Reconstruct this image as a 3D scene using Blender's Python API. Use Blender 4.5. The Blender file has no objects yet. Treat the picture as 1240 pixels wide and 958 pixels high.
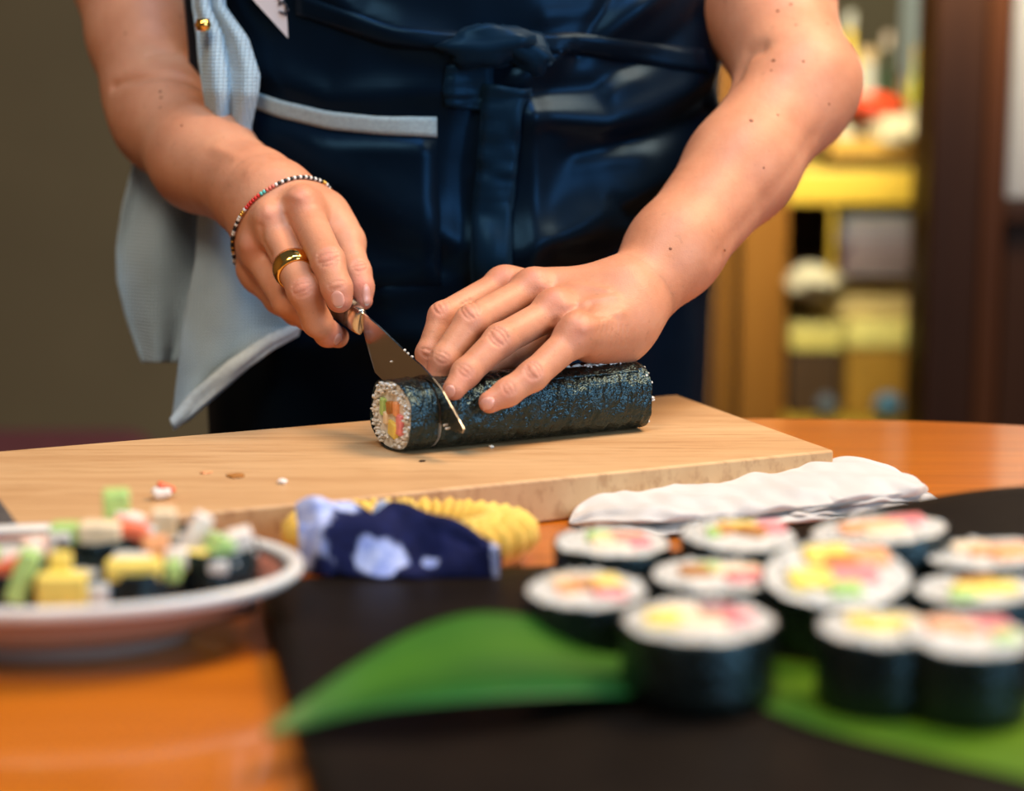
import bpy, bmesh, math, random
import numpy as np
from mathutils import Vector, Matrix, noise as mnoise
from mathutils.bvhtree import BVHTree
random.seed(7); rng = np.random.default_rng(7)
SC = bpy.context.scene
COL = SC.collection
PI = math.pi

# ------------------------------------------------------------------ camera
FPX = 2450.0
PITCH = math.radians(10.63)
CAM = Vector((0.0, 0.0, 1.0464))
TZ = 0.75                       # table top
cd = bpy.data.cameras.new('camera'); cam = bpy.data.objects.new('camera', cd); COL.objects.link(cam)
cam.location = CAM; cam.rotation_euler = (PI/2 - PITCH, 0, 0)
cd.sensor_width = 36.0; cd.lens = 36.0*FPX/1240.0
cd.clip_start = 0.02
cd.dof.use_dof = True; cd.dof.focus_distance = 1.315; cd.dof.aperture_fstop = 2.8
SC.camera = cam

# ------------------------------------------------------------------ world, lights, exposure
w = bpy.data.worlds.new('room_light'); SC.world = w; w.use_nodes = True
w.node_tree.nodes['Background'].inputs[0].default_value = (0.62, 0.66, 0.75, 1)
w.node_tree.nodes['Background'].inputs[1].default_value = 0.13
def area_light(name, loc, target, sx, sy, watts, col):
    ld = bpy.data.lights.new(name, 'AREA'); ld.shape = 'RECTANGLE'; ld.size = sx; ld.size_y = sy
    ld.energy = watts; ld.color = col
    o = bpy.data.objects.new(name, ld); COL.objects.link(o); o.location = loc
    o.rotation_euler = (Vector(target)-Vector(loc)).to_track_quat('-Z', 'Y').to_euler()
    return o
area_light('window_daylight', (1.7, -0.35, 1.55), (0.05, 1.2, 0.9), 1.1, 1.3, 34, (0.50, 0.75, 1.0))
area_light('skylight', (0.25, 0.80, 2.8), (0.1, 1.3, 0.8), 0.8, 0.35, 20, (0.28, 0.62, 1.0))
area_light('ceiling_lamp_warm', (0.95, 1.35, 2.35), (0.1, 1.3, 0.8), 0.7, 0.7, 44, (1.0, 0.70, 0.42))
area_light('ceiling_lamp_front', (-0.5, 0.1, 2.4), (-0.1, 1.2, 0.8), 0.6, 0.6, 22, (1.0, 0.80, 0.60))
area_light('shelf_fill_light', (0.44, 2.3, 1.40), (0.53, 3.05, 0.90), 0.3, 0.2, 3.3, (1.0, 0.88, 0.60)).data.spread = 1.15  # unseen light added in front of the shelves to brighten them
area_light('back_wall_fill_light', (0.9, 3.7, 2.5), (0.75, 4.2, 1.2), 0.5, 0.3, 5, (0.95, 1.0, 0.86)).data.spread = 1.6  # unseen light added to brighten the pale back wall
SC.view_settings.view_transform = 'Standard'; SC.view_settings.look = 'None'
SC.view_settings.exposure = 0.1; SC.view_settings.gamma = 1.0
SC.view_settings.use_curve_mapping = False

# ------------------------------------------------------------------ photo pixel -> world helpers
FWD = Vector((0, math.cos(PITCH), -math.sin(PITCH))); UPV = Vector((0, math.sin(PITCH), math.cos(PITCH))); RGT = Vector((1, 0, 0))
def ray(px, py):
    return FWD + RGT*((px-620)/FPX) - UPV*((py-479)/FPX)
def P(px, py, d):
    return CAM + ray(px, py)*d
def G(px, py, z):
    r = ray(px, py); return CAM + r*((z-CAM.z)/r.z)
def pxm(d): return d/FPX

# ------------------------------------------------------------------ objects
def tag(o, label=None, cat=None, group=None, kind=None):
    if label: o['label'] = label
    if cat: o['category'] = cat
    if group: o['group'] = group
    if kind: o['kind'] = kind
    return o
def thing(name, label, cat, loc, group=None):
    o = bpy.data.objects.new(name, None); COL.objects.link(o); o.location = loc
    o.empty_display_size = 0.02
    return tag(o, label, cat, group)
def link_mesh(name, me, mat=None, parent=None):
    o = bpy.data.objects.new(name, me); COL.objects.link(o)
    if mat: me.materials.append(mat)
    if parent is not None:
        o.parent = parent
        o.matrix_parent_inverse = Matrix.Translation(parent.location).inverted()
    return o
class MB:
    """collects verts and faces in world coordinates"""
    def __init__(s): s.v = []; s.f = []
    def add(s, vs, fs):
        b = len(s.v); s.v += [tuple(p) for p in vs]; s.f += [tuple(i+b for i in f) for f in fs]
    def build(s, name, mat, parent=None, smooth=True, bevel=0, seg=2, sub=0, solid=0, off=-1.0):
        me = bpy.data.meshes.new(name); me.from_pydata(s.v, [], s.f); me.update()
        bm = bmesh.new(); bm.from_mesh(me); bmesh.ops.recalc_face_normals(bm, faces=bm.faces); bm.to_mesh(me); bm.free()
        if smooth: me.polygons.foreach_set('use_smooth', [True]*len(me.polygons))
        o = link_mesh(name, me, mat, parent)
        if solid:
            m = o.modifiers.new('solid', 'SOLIDIFY'); m.thickness = solid; m.offset = off
        if bevel:
            m = o.modifiers.new('bevel', 'BEVEL'); m.width = bevel; m.segments = seg; m.limit_method = 'ANGLE'; m.angle_limit = math.radians(40)
            m.harden_normals = False
            if smooth: me.set_sharp_from_angle(angle=math.radians(60))
        if sub:
            m = o.modifiers.new('sub', 'SUBSURF'); m.levels = sub; m.render_levels = sub
        return o
def box_data(c, sx, sy, sz, rz=0, R=None):
    c = Vector(c); R = R or Matrix.Rotation(rz, 3, 'Z')
    vs = [c + R @ Vector((x*sx/2, y*sy/2, z*sz/2)) for x in (-1, 1) for y in (-1, 1) for z in (-1, 1)]
    fs = [(0,1,3,2),(4,6,7,5),(0,4,5,1),(2,3,7,6),(0,2,6,4),(1,5,7,3)]
    return vs, fs
def lathe_data(c, prof, n=48, sx=1, sy=1, rz=0, fn=None):
    """prof: list of (r,z); closed caps when r==0"""
    vs = []; fs = []; rings = []
    for (r, z) in prof:
        if r == 0:
            rings.append([len(vs)]); vs.append((c[0], c[1], c[2]+z)); continue
        ring = []
        for i in range(n):
            a = 2*PI*i/n
            rr, zz = (r, z) if fn is None else fn(r, z, a)
            x = rr*math.cos(a)*sx; y = rr*math.sin(a)*sy
            ring.append(len(vs))
            vs.append((c[0]+x*math.cos(rz)-y*math.sin(rz), c[1]+x*math.sin(rz)+y*math.cos(rz), c[2]+zz))
        rings.append(ring)
    for A, B in zip(rings, rings[1:]):
        if len(A) == 1 and len(B) == 1: continue
        for i in range(n):
            j = (i+1) % n
            if len(A) == 1: fs.append((A[0], B[j], B[i]))
            elif len(B) == 1: fs.append((A[i], A[j], B[0]))
            else: fs.append((A[i], A[j], B[j], B[i]))
    return vs, fs
def grid_data(rows):
    n = len(rows); m = len(rows[0]); vs = [p for r in rows for p in r]
    fs = [(i*m+j, i*m+j+1, (i+1)*m+j+1, (i+1)*m+j) for i in range(n-1) for j in range(m-1)]
    return vs, fs
def tube_data(pts, r, n=8, cap=True):
    pts = [Vector(p) for p in pts]; vs = []; fs = []
    rr = r if isinstance(r, (list, tuple)) else [r]*len(pts)
    prev = None
    for i, p in enumerate(pts):
        t = (pts[min(i+1, len(pts)-1)]-pts[max(i-1, 0)]).normalized()
        if prev is None:
            a = Vector((0, 0, 1)) if abs(t.z) < .9 else Vector((1, 0, 0)); u = t.cross(a).normalized()
        else: u = (prev - t*prev.dot(t)).normalized()
        prev = u; v = t.cross(u)
        for k in range(n): vs.append(p + (u*math.cos(2*PI*k/n)+v*math.sin(2*PI*k/n))*rr[i])
    for i in range(len(pts)-1):
        for k in range(n): fs.append((i*n+k, i*n+(k+1) % n, (i+1)*n+(k+1) % n, (i+1)*n+k))
    if cap: fs += [tuple(range(n))[::-1], tuple((len(pts)-1)*n+k for k in range(n))]
    return vs, fs
def sphere_data(c, rx, ry, rz_, R=None, n=10, m=7, jit=0, seed=0):
    c = Vector(c); R = R or Matrix.Identity(3); vs = []; fs = []
    def pt(a, b):
        q = Vector((math.cos(a)*math.sin(b), math.sin(a)*math.sin(b), math.cos(b)))
        s = 1 + (jit*mnoise.noise(q*1.7+Vector((seed*3.1, seed, 0))) if jit else 0)
        return c + R @ Vector((q.x*rx*s, q.y*ry*s, q.z*rz_*s))
    vs.append(pt(0, 0))
    for j in range(1, m):
        for i in range(n): vs.append(pt(2*PI*i/n, PI*j/m))
    vs.append(pt(0, PI)); L = len(vs)-1
    for i in range(n):
        k = (i+1) % n
        fs.append((0, 1+i, 1+k)); fs.append((L, 1+(m-2)*n+k, 1+(m-2)*n+i))
        for j in range(m-2): fs.append((1+j*n+i, 1+(j+1)*n+i, 1+(j+1)*n+k, 1+j*n+k))
    return vs, fs
def mk(name, data, mat, parent=None, **k):
    b = MB(); b.add(*data); return b.build(name, mat, parent, **k)
def interp(tab, x):
    xs = [t[0] for t in tab]; return np.interp(x, xs, [t[1] for t in tab])
def rot_rand(): return Matrix.Rotation(random.uniform(0, 6.28), 3, 'Z') @ Matrix.Rotation(random.uniform(0, 3.14), 3, 'X')

# ------------------------------------------------------------------ materials
class NT:
    def __init__(s, name):
        s.m = bpy.data.materials.new(name); s.m.use_nodes = True; s.t = s.m.node_tree
        s.b = s.t.nodes['Principled BSDF']; s._co = {}
    def n(s, typ, **kw):
        nd = s.t.nodes.new(typ)
        for k, v in kw.items(): setattr(nd, k, v)
        return nd
    def l(s, a, b): s.t.links.new(a, b)
    def co(s, scale=(1, 1, 1), rot=(0, 0, 0), src='Object'):
        k = (tuple(scale), tuple(rot), src)
        if k not in s._co:
            tc = s.n('ShaderNodeTexCoord'); mp = s.n('ShaderNodeMapping')
            mp.inputs['Scale'].default_value = scale; mp.inputs['Rotation'].default_value = rot
            s.l(tc.outputs[src], mp.inputs['Vector']); s._co[k] = mp.outputs[0]
        return s._co[k]
    def noise(s, scale, detail=3, rough=.55, vec=None, dist=0):
        nd = s.n('ShaderNodeTexNoise'); nd.inputs['Scale'].default_value = scale; nd.inputs['Detail'].default_value = detail
        nd.inputs['Roughness'].default_value = rough; nd.inputs['Distortion'].default_value = dist
        s.l(vec if vec is not None else s.co(), nd.inputs['Vector']); return nd.outputs['Fac']
    def ramp(s, fac, stops, interp_='LINEAR'):
        r = s.n('ShaderNodeValToRGB'); r.color_ramp.interpolation = interp_
        e = r.color_ramp.elements
        while len(e) < len(stops): e.new(0.5)
        for q, (p, c) in zip(e, stops): q.position = p; q.color = (*c, 1) if len(c) == 3 else c
        s.l(fac, r.inputs[0]); return r.outputs[0]
    def mix(s, fac, a, b, blend='MIX'):
        x = s.n('ShaderNodeMix', data_type='RGBA', blend_type=blend)
        for sock, v in ((x.inputs[0], fac), (x.inputs[6], a), (x.inputs[7], b)):
            if hasattr(v, 'default_value') or hasattr(v, 'is_linked'): s.l(v, sock)
            elif isinstance(v, (int, float)): sock.default_value = v
            else: sock.default_value = (*v, 1)
        return x.outputs[2]
    def math(s, op, a, b=0.0):
        x = s.n('ShaderNodeMath', operation=op)
        for sock, v in ((x.inputs[0], a), (x.inputs[1], b)):
            if isinstance(v, (int, float)): sock.default_value = v
            else: s.l(v, sock)
        return x.outputs[0]
    def attr(s, name):
        a = s.n('ShaderNodeAttribute', attribute_name=name); return a
    def bump(s, h, strength=.3, dist=.002, prev=None):
        b = s.n('ShaderNodeBump'); b.inputs['Strength'].default_value = strength; b.inputs['Distance'].default_value = dist
        s.l(h, b.inputs['Height'])
        if prev is not None: s.l(prev, b.inputs['Normal'])
        return b.outputs[0]
    def set(s, **kw):
        names = dict(base='Base Color', rough='Roughness', metal='Metallic', spec='Specular IOR Level', coat='Coat Weight', coatr='Coat Roughness',
                     sss='Subsurface Weight', sheen='Sheen Weight', sheenr='Sheen Roughness', trans='Transmission Weight', normal='Normal', ior='IOR',
                     emit='Emission Color', emits='Emission Strength', aniso='Anisotropic', sssr='Subsurface Radius', ssss='Subsurface Scale',
                     spect='Specular Tint', sheent='Sheen Tint')
        for k, v in kw.items():
            i = s.b.inputs[names[k]]
            if isinstance(v, bpy.types.NodeSocket): s.l(v, i)
            elif isinstance(v, (int, float)): i.default_value = v
            else: i.default_value = (*v, 1) if i.type == 'RGBA' and len(v) == 3 else v
        return s
def sc3(c, k): return tuple(min(1, x*k) for x in c)
def plain(name, col, rough=.5, var=.15, scale=40, bump=.15, bscale=200, bdist=.0006, **kw):
    m = NT(name); f = m.noise(scale)
    m.set(base=m.ramp(f, [(.3, sc3(col, 1-var)), (.7, sc3(col, 1+var))]), rough=rough, **kw)
    if bump: m.set(normal=m.bump(m.noise(bscale), bump, bdist))
    return m.m
def wood(name, c1, c2, c3, rough=.4, grain=(3, 60, 60), rot=0.0, coat=0, bump=.15, scale=1.0, coatr=.1, spec=.3):
    m = NT(name); v = m.co(grain, (0, 0, rot))
    f = m.noise(scale, 5, .6, v, .6); g = m.noise(scale*4, 3, .6, v)
    c = m.ramp(f, [(.25, c1), (.5, c2), (.75, c3)])
    c = m.mix(.25, c, m.ramp(g, [(.35, sc3(c1, .8)), (.65, sc3(c3, 1.1))]))
    m.set(base=c, rough=rough, coat=coat, coatr=coatr, spec=spec, normal=m.bump(g, bump, .0005)); return m.m
# ------------------------------------------------------------------ smooth solid modelling of skin (distance field -> one surface)
def A3(v): return np.array(v, dtype=np.float64)
def d_cone(p, a, b, ra, rb):
    ba = b-a; pa = p-a; h = np.clip(pa@ba/max(ba@ba, 1e-12), 0, 1)
    return np.sqrt(((pa-h[:, None]*ba)**2).sum(1)) - (ra+(rb-ra)*h)
def d_ell(p, c, R, r):
    q = (p-c)@R; k0 = np.sqrt(((q/r)**2).sum(1)); k1 = np.sqrt(((q/(r*r))**2).sum(1))
    return k0*(k0-1)/np.maximum(k1, 1e-9)
def smin(a, b, k):
    h = np.maximum(k-np.abs(a-b), 0)/k
    return np.minimum(a, b)-h*h*k*.25
class Flesh:
    def __init__(s, k=.012): s.base = []; s.k = k; s.fingers = []; s.kf = .006; s.marks = []
    def cone(s, a, b, ra, rb, k=None): s.base.append((0, A3(a), A3(b), ra, rb, k or s.k))
    def ell(s, c, r, R=None, k=None): s.base.append((1, A3(c), np.array(R if R is not None else np.eye(3)), A3(r), 0, k or s.k))
    def finger(s, js, k=.004, kf=None): s.fingers.append(([(A3(a), r) for a, r in js], k, kf or s.kf))
    def d(s, p):
        out = None
        for t, a, b, c, e, k in s.base:
            q = d_cone(p, a, b, c, e) if t == 0 else d_ell(p, a, b, c)
            out = q if out is None else smin(out, q, k)
        base = out
        for js, k, kf in s.fingers:
            f = None
            for (a, ra), (b, rb) in zip(js, js[1:]):
                q = d_cone(p, a, b, ra, rb); f = q if f is None else smin(f, q, k)
            out = smin(out, smin(base, f, kf), .0009)
        return out
    def grad(s, p, e=.0004):
        g = np.zeros_like(p)
        for v in ((1, -1, -1), (-1, -1, 1), (-1, 1, -1), (1, 1, 1)):
            v = A3(v); g += v*s.d(p+e*v)[:, None]
        return g/np.maximum(np.linalg.norm(g, axis=1), 1e-9)[:, None]
    def cast(s, px, py, t0=.6, t1=2.2):
        r = A3(ray(px, py)); r0 = A3(CAM); L = np.linalg.norm(r); t = t0
        for _ in range(300):
            dd = s.d((r0+r*t)[None])[0]
            if dd < 2e-5: break
            t += max(dd, 2e-5)*.8/L
            if t > t1: return None
        return r0+r*t
    def edge(s, c, u):
        """distance from inside point c to the surface along u"""
        u = A3(u); lo, hi = 0, .12
        ts = np.linspace(0, .12, 241); dd = s.d(A3(c)+ts[:, None]*u); i = int(np.argmax(dd > 0)); return ts[i]
def surface_net(fl, lo, hi, h, clip=None):
    lo = A3(lo); hi = A3(hi); n = np.ceil((hi-lo)/h/4).astype(int)+1; H = 4*h
    ax = [lo[i]+H*(np.arange(n[i])+.375) for i in range(3)]
    Pc = np.stack(np.meshgrid(*ax, indexing='ij'), -1).reshape(-1, 3)
    near = (np.abs(fl.d(Pc)) < H*1.35).reshape(n)
    m = near.repeat(4, 0).repeat(4, 1).repeat(4, 2)
    idx = np.argwhere(m); D = np.full(m.shape, 1.0)
    D[m] = fl.d(lo+h*idx)
    sgn = D < 0
    c0 = m[:-1, :-1, :-1].copy(); s0 = sgn[:-1, :-1, :-1]; any_ = np.zeros_like(c0)
    for dx in (0, 1):
        for dy in (0, 1):
            for dz in (0, 1):
                sl = (slice(dx, m.shape[0]-1+dx), slice(dy, m.shape[1]-1+dy), slice(dz, m.shape[2]-1+dz))
                c0 &= m[sl]; any_ |= sgn[sl] != s0
    act = c0 & any_; cells = np.argwhere(act); ids = -np.ones(act.shape, int); ids[act] = np.arange(len(cells))
    acc = np.zeros((len(cells), 3)); cnt = np.zeros(len(cells))
    off = [(x, y, z) for x in (0, 1) for y in (0, 1) for z in (0, 1)]
    for i, a in enumerate(off):
        for b in off[i+1:]:
            if sum(abs(p-q) for p, q in zip(a, b)) != 1: continue
            da = D[tuple((cells+a).T)]; db = D[tuple((cells+b).T)]; x = (da < 0) != (db < 0)
            t = np.where(x, da/np.where(x, da-db, 1), 0)
            acc[x] += (np.array(a)+t[:, None]*(np.array(b)-np.array(a)))[x]; cnt[x] += 1
    V = lo+h*(cells+acc/np.maximum(cnt, 1)[:, None])
    F = []
    for axis in range(3):
        u, v = [(1, 2), (2, 0), (0, 1)][axis]
        e = np.zeros(3, int); e[axis] = 1; eu = np.zeros(3, int); eu[u] = 1; ev = np.zeros(3, int); ev[v] = 1
        sa = sgn[tuple(slice(0, D.shape[i]-e[i]) for i in range(3))]; sb = sgn[tuple(slice(e[i], None) for i in range(3))]
        q = np.argwhere(sa != sb); q = q[(q[:, u] > 0) & (q[:, v] > 0)]
        q = q[(q[:, 0] < act.shape[0]) & (q[:, 1] < act.shape[1]) & (q[:, 2] < act.shape[2])]
        flip = ~sgn[tuple(q.T)]
        quad = np.stack([ids[tuple((q-a).T)] for a in (0*e, eu, eu+ev, ev)], 1)
        ok = (quad >= 0).all(1); quad = quad[ok]; flip = flip[ok]
        quad[flip] = quad[flip][:, ::-1]; F.append(quad)
    F = np.concatenate(F)
    for _ in range(2): V -= np.clip(fl.d(V), -h, h)[:, None]*fl.grad(V)
    if clip is not None:
        keep = clip(V); fk = keep[F].all(1); F = F[fk]
        used = np.zeros(len(V), bool); used[F.ravel()] = True; mp = np.cumsum(used)-1
        V = V[used]; F = mp[F]
    return V, F
def poly_dist(V, pts):
    pts = [A3(p) for p in pts]; d = np.full(len(V), 9.)
    if len(pts) == 1: return np.linalg.norm(V-pts[0], axis=1)
    for a, b in zip(pts, pts[1:]): d = np.minimum(d, d_cone(V, a, b, 0, 0))
    return d
def relief(fl, V):
    """creases, knuckle bumps, veins: (points, width, height)"""
    off = np.zeros(len(V))
    for pts, wd, am in fl.marks:
        c = A3(pts[len(pts)//2]); near = np.linalg.norm(V-c, axis=1) < .1
        d = poly_dist(V[near], pts); off[near] += am*np.exp(-(d/wd)**2)
    return V+off[:, None]*fl.grad(V)
def pmark(fl, pix, wd, am):
    pts = [fl.cast(x, y) for x, y in pix]; pts = [p for p in pts if p is not None]
    if pts: fl.marks.append((pts, wd, am))
def fj(js): return [(P(x, y, d), r*pxm(d)) for x, y, d, r in js]

# ============ the arm at the right of the picture: hand resting on the roll
L = Flesh(.016); L.kf = .009
lw = (757, 366, 1.352)                                  # wrist
def lc(a, b, ra, rb, k=None): L.cone(P(*a), P(*b), ra*pxm(a[2]), rb*pxm(b[2]), k)
lc((816, 303, 1.385), (897, 203, 1.44), 54, 63)
lc((897, 203, 1.44), (968, 104, 1.485), 63, 66)
lc((816, 303, 1.385), (772, 357, 1.358), 53, 46)
lc((750, 348, 1.352), (764, 384, 1.345), 30, 28)
lc((966, 102, 1.485), (922, -10, 1.55), 66, 82, .02)
lc((922, -10, 1.55), (860, -230, 1.64), 82, 86, .02)
lc((1000, 95, 1.49), (975, 135, 1.475), 34, 40)
# metacarpals and heel of the hand
lc((748, 352, 1.352), (624, 345, 1.362), 22, 17)
lc((750, 356, 1.348), (652, 348, 1.345), 26, 19)
lc((756, 366, 1.343), (676, 374, 1.322), 28, 19)
lc((764, 384, 1.338), (702, 403, 1.300), 30, 19)
lc((742, 404, 1.337), (714, 410, 1.318), 36, 27)
lc((740, 400, 1.342), (728, 400, 1.335), 35, 33)
lc((690, 385, 1.345), (740, 385, 1.345), 24, 28)        # palm flesh
L.finger(fj([(624, 347, 1.362, 18), (604, 346, 1.355, 18), (536, 383, 1.322, 17), (518, 428, 1.312, 14.2), (518, 455, 1.312, 12.5)]))
L.finger(fj([(654, 351, 1.345, 20), (640, 353, 1.342, 20), (571, 389, 1.302, 19.6), (537, 436, 1.290, 17), (529, 458, 1.290, 14.5)]))
L.finger(fj([(678, 378, 1.322, 20), (665, 380, 1.318, 20.5), (606, 412, 1.288, 19.8), (564, 452, 1.271, 17.2), (550, 471, 1.264, 14)]))
L.finger(fj([(702, 404, 1.300, 20), (690, 414, 1.296, 20.5), (645, 455, 1.275, 18.3), (615, 475, 1.268, 16.5), (593, 487, 1.264, 13.6)]))
L.finger(fj([(740, 385, 1.372, 26), (690, 410, 1.362, 22), (640, 428, 1.345, 17), (612, 436, 1.33, 15), (590, 447, 1.325, 13)]))   # thumb, behind
# knuckles
for x, y, d, r in ((612, 338, 1.357, 15), (645, 343, 1.338, 17), (671, 367, 1.316, 17), (697, 396, 1.294, 17)): L.ell(P(x, y, d), [r*pxm(d)]*3, k=.008)

# ============ the arm at the left of the picture: hand holding the knife
R = Flesh(.016); R.kf = .008
def rc_(a, b, ra, rb, k=None): R.cone(P(*a), P(*b), ra*pxm(a[2]), rb*pxm(b[2]), k)
rc_((190, 108, 1.55), (176, 40, 1.575), 62, 64, .02)
rc_((176, 40, 1.575), (164, -30, 1.60), 64, 70, .02)
rc_((164, -30, 1.60), (150, -230, 1.65), 70, 76, .02)
rc_((207, 140, 1.535), (192, 112, 1.548), 67, 60)
rc_((207, 140, 1.535), (246, 192, 1.48), 67, 60)
rc_((246, 192, 1.48), (312, 236, 1.415), 60, 50)
rc_((312, 236, 1.415), (330, 247, 1.395), 49, 45)
# metacarpals
rc_((338, 238, 1.392), (366, 250, 1.372), 34, 23)
rc_((330, 250, 1.392), (330, 272, 1.374), 36, 23)
rc_((322, 258, 1.395), (312, 300, 1.388), 32, 20)
rc_((318, 262, 1.400), (307, 326, 1.408), 30, 18)
rc_((345, 245, 1.40), (392, 262, 1.392), 34, 25)
rc_((392, 262, 1.392), (418, 292, 1.383), 24, 22)
rc_((345, 285, 1.405), (340, 335, 1.412), 34, 28)      # palm flesh
rc_((385, 280, 1.395), (370, 310, 1.40), 26, 26)
R.finger(fj([(366, 250, 1.372, 22), (370, 260, 1.366, 22), (397, 316, 1.322, 20.2), (408, 349, 1.312, 18.2), (411, 363, 1.312, 16)]))
R.finger(fj([(330, 272, 1.374, 22), (334, 280, 1.368, 21.5), (368, 352, 1.322, 20.0), (384, 390, 1.335, 17.5), (397, 404, 1.350, 15.5), (409, 408, 1.362, 13.5)]))
R.finger(fj([(310, 300, 1.388, 19), (314, 312, 1.384, 19), (348, 366, 1.358, 17.5), (372, 384, 1.372, 15), (388, 378, 1.39, 13)]))
R.finger(fj([(306, 325, 1.408, 17), (312, 336, 1.406, 16.5), (336, 364, 1.398, 15), (358, 380, 1.40, 13.5), (372, 372, 1.41, 12)]))
R.finger(fj([(410, 280, 1.386, 22), (419, 296, 1.378, 21), (431, 330, 1.364, 18.2), (437, 348, 1.360, 15.5), (440, 364, 1.358, 11.5)]))
for x, y, d, r in ((365, 243, 1.360, 17), (325, 263, 1.362, 17), (306, 297, 1.376, 14)): R.ell(P(x, y, d), [r*pxm(d)]*3, k=.008)
# ------------------------------------------------------------------ creases of the skin (pixel polylines cast on the surface)
def knuckle(fl, cx, cy, dx, dy, wpx, gap=4, n=3, amp=-.0006):
    """n short creases across a finger: centre, finger direction, half width"""
    L_ = math.hypot(dx, dy); dx /= L_; dy /= L_
    for i in range(n):
        s = (i-(n-1)/2)*gap; x = cx+dx*s; y = cy+dy*s; hw = wpx*(1-.18*abs(i-(n-1)/2))
        b = 2.2*(1 if i > (n-1)/2 else -1 if i < (n-1)/2 else 0)
        pmark(fl, [(x+dy*hw+dx*-b*.0, y-dx*hw), (x+dy*hw*.4+dx*b, y-dx*hw*.4+dy*b), (x-dy*hw*.4+dx*b, y+dx*hw*.4+dy*b), (x-dy*hw, y+dx*hw)], .0011, amp)
knuckle(L, 532, 372, -.9, .6, 9); knuckle(L, 569, 375, -.8, .6, 12, 5, 4); knuckle(L, 603, 408, -.72, .69, 12, 5, 4); knuckle(L, 646, 449, -.8, .6, 11, 4.5, 4)
knuckle(L, 516, 427, -.4, .9, 7, 4, 2); knuckle(L, 535, 433, -.45, .9, 9, 4, 3, -.0004); knuckle(L, 563, 449, -.6, .75, 9, 4, 3, -.0004); knuckle(L, 616, 470, -.8, .5, 9, 4, 3, -.0004)
knuckle(R, 397, 312, .3, .95, 14, 5, 4); knuckle(R, 365, 349, .4, .9, 12, 5, 4); knuckle(R, 408, 345, .25, .95, 11, 4, 2, -.0004)
knuckle(R, 436, 322, .2, .97, 9, 4, 3, -.0004)
# tendons and veins on the backs of the hands
for pts in ([(735, 352), (690, 345), (655, 345)], [(745, 360), (715, 364), (684, 370)], [(752, 378), (730, 390), (706, 398)]): pmark(L, pts, .0035, .0010)
for pts in ([(700, 372), (720, 382), (745, 385)], [(672, 390), (700, 383), (716, 368)]): pmark(L, pts, .0028, -.0007)
for i in range(7): pmark(L, [(726+i*5.5, 388+i*1.2), (722+i*6, 404+i), (720+i*6, 420)], .0009, -.00022)
for pts in ([(340, 240), (352, 236), (362, 240)], [(322, 250), (323, 258)], ): pmark(R, pts, .003, .0007)
for pts in ([(345, 262), (344, 280), (350, 296)], [(316, 275), (318, 292), (328, 310)]): pmark(R, pts, .003, -.0010)
# elbow folds, forearm tendon
pmark(L, [(888, 102), (896, 82), (906, 65), (920, 58)], .007, -.0040)
pmark(L, [(868, 310), (910, 262), (950, 215), (985, 165)], .008, -.0013)
pmark(R, [(137, 104), (165, 96), (200, 91), (230, 97), (255, 112)], .004, -.0028)
pmark(R, [(180, 68), (215, 62), (240, 58)], .003, -.0012)
pmark(R, [(262, 180), (285, 190), (300, 205)], .005, .0012)

import time as _t; _t0 = _t.time()
hand_l = ((P(755, 380, 1.33)-Vector((.145, .09, .075))), (P(755, 380, 1.33)+Vector((.05, .09, .065))))
def bounds(pts, r):
    a = np.array([A3(p) for p in pts]); return a.min(0)-r, a.max(0)+r
lo1, hi1 = bounds([P(505, 400, 1.25), P(505, 480, 1.38), P(800, 300, 1.38), P(790, 445, 1.26)], .012)
lo2, hi2 = bounds([P(775, 390, 1.35), P(775, 300, 1.35), P(1035, 100, 1.5), P(860, -200, 1.64)], .06)
nl = (A3(P(816, 303, 1.385))-A3(P(757, 366, 1.352))); nl /= np.linalg.norm(nl); cl = A3(P(770, 352, 1.36))
side = lambda V, s: ((V-cl)@nl)*s > (-.0032 if s < 0 else 0)
Va, Fa = surface_net(L, lo1, hi1, .0009, lambda V: side(V, -1))
Vb, Fb = surface_net(L, lo2, hi2, .0024, lambda V: side(V, 1))
lo3, hi3 = bounds([P(288, 215, 1.30), P(452, 215, 1.30), P(288, 420, 1.44), P(452, 420, 1.44)], .012)
lo4, hi4 = bounds([P(100, 60, 1.5), P(300, 280, 1.4), P(360, 210, 1.4), P(150, -200, 1.65)], .06)
nr = (A3(P(246, 192, 1.48))-A3(P(330, 247, 1.395))); nr /= np.linalg.norm(nr); cr = A3(P(318, 240, 1.405))
sider = lambda V, s: ((V-cr)@nr)*s > (-.0032 if s < 0 else 0)
Vc, Fc = surface_net(R, lo3, hi3, .0009, lambda V: sider(V, -1))
Vd, Fd = surface_net(R, lo4, hi4, .0024, lambda V: sider(V, 1))
print('nets', _t.time()-_t0, [len(x) for x in (Va, Vb, Vc, Vd)])
Va = relief(L, Va); Vb = relief(L, Vb); Vc = relief(R, Vc); Vd = relief(R, Vd)
print('relief', _t.time()-_t0)
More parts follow.
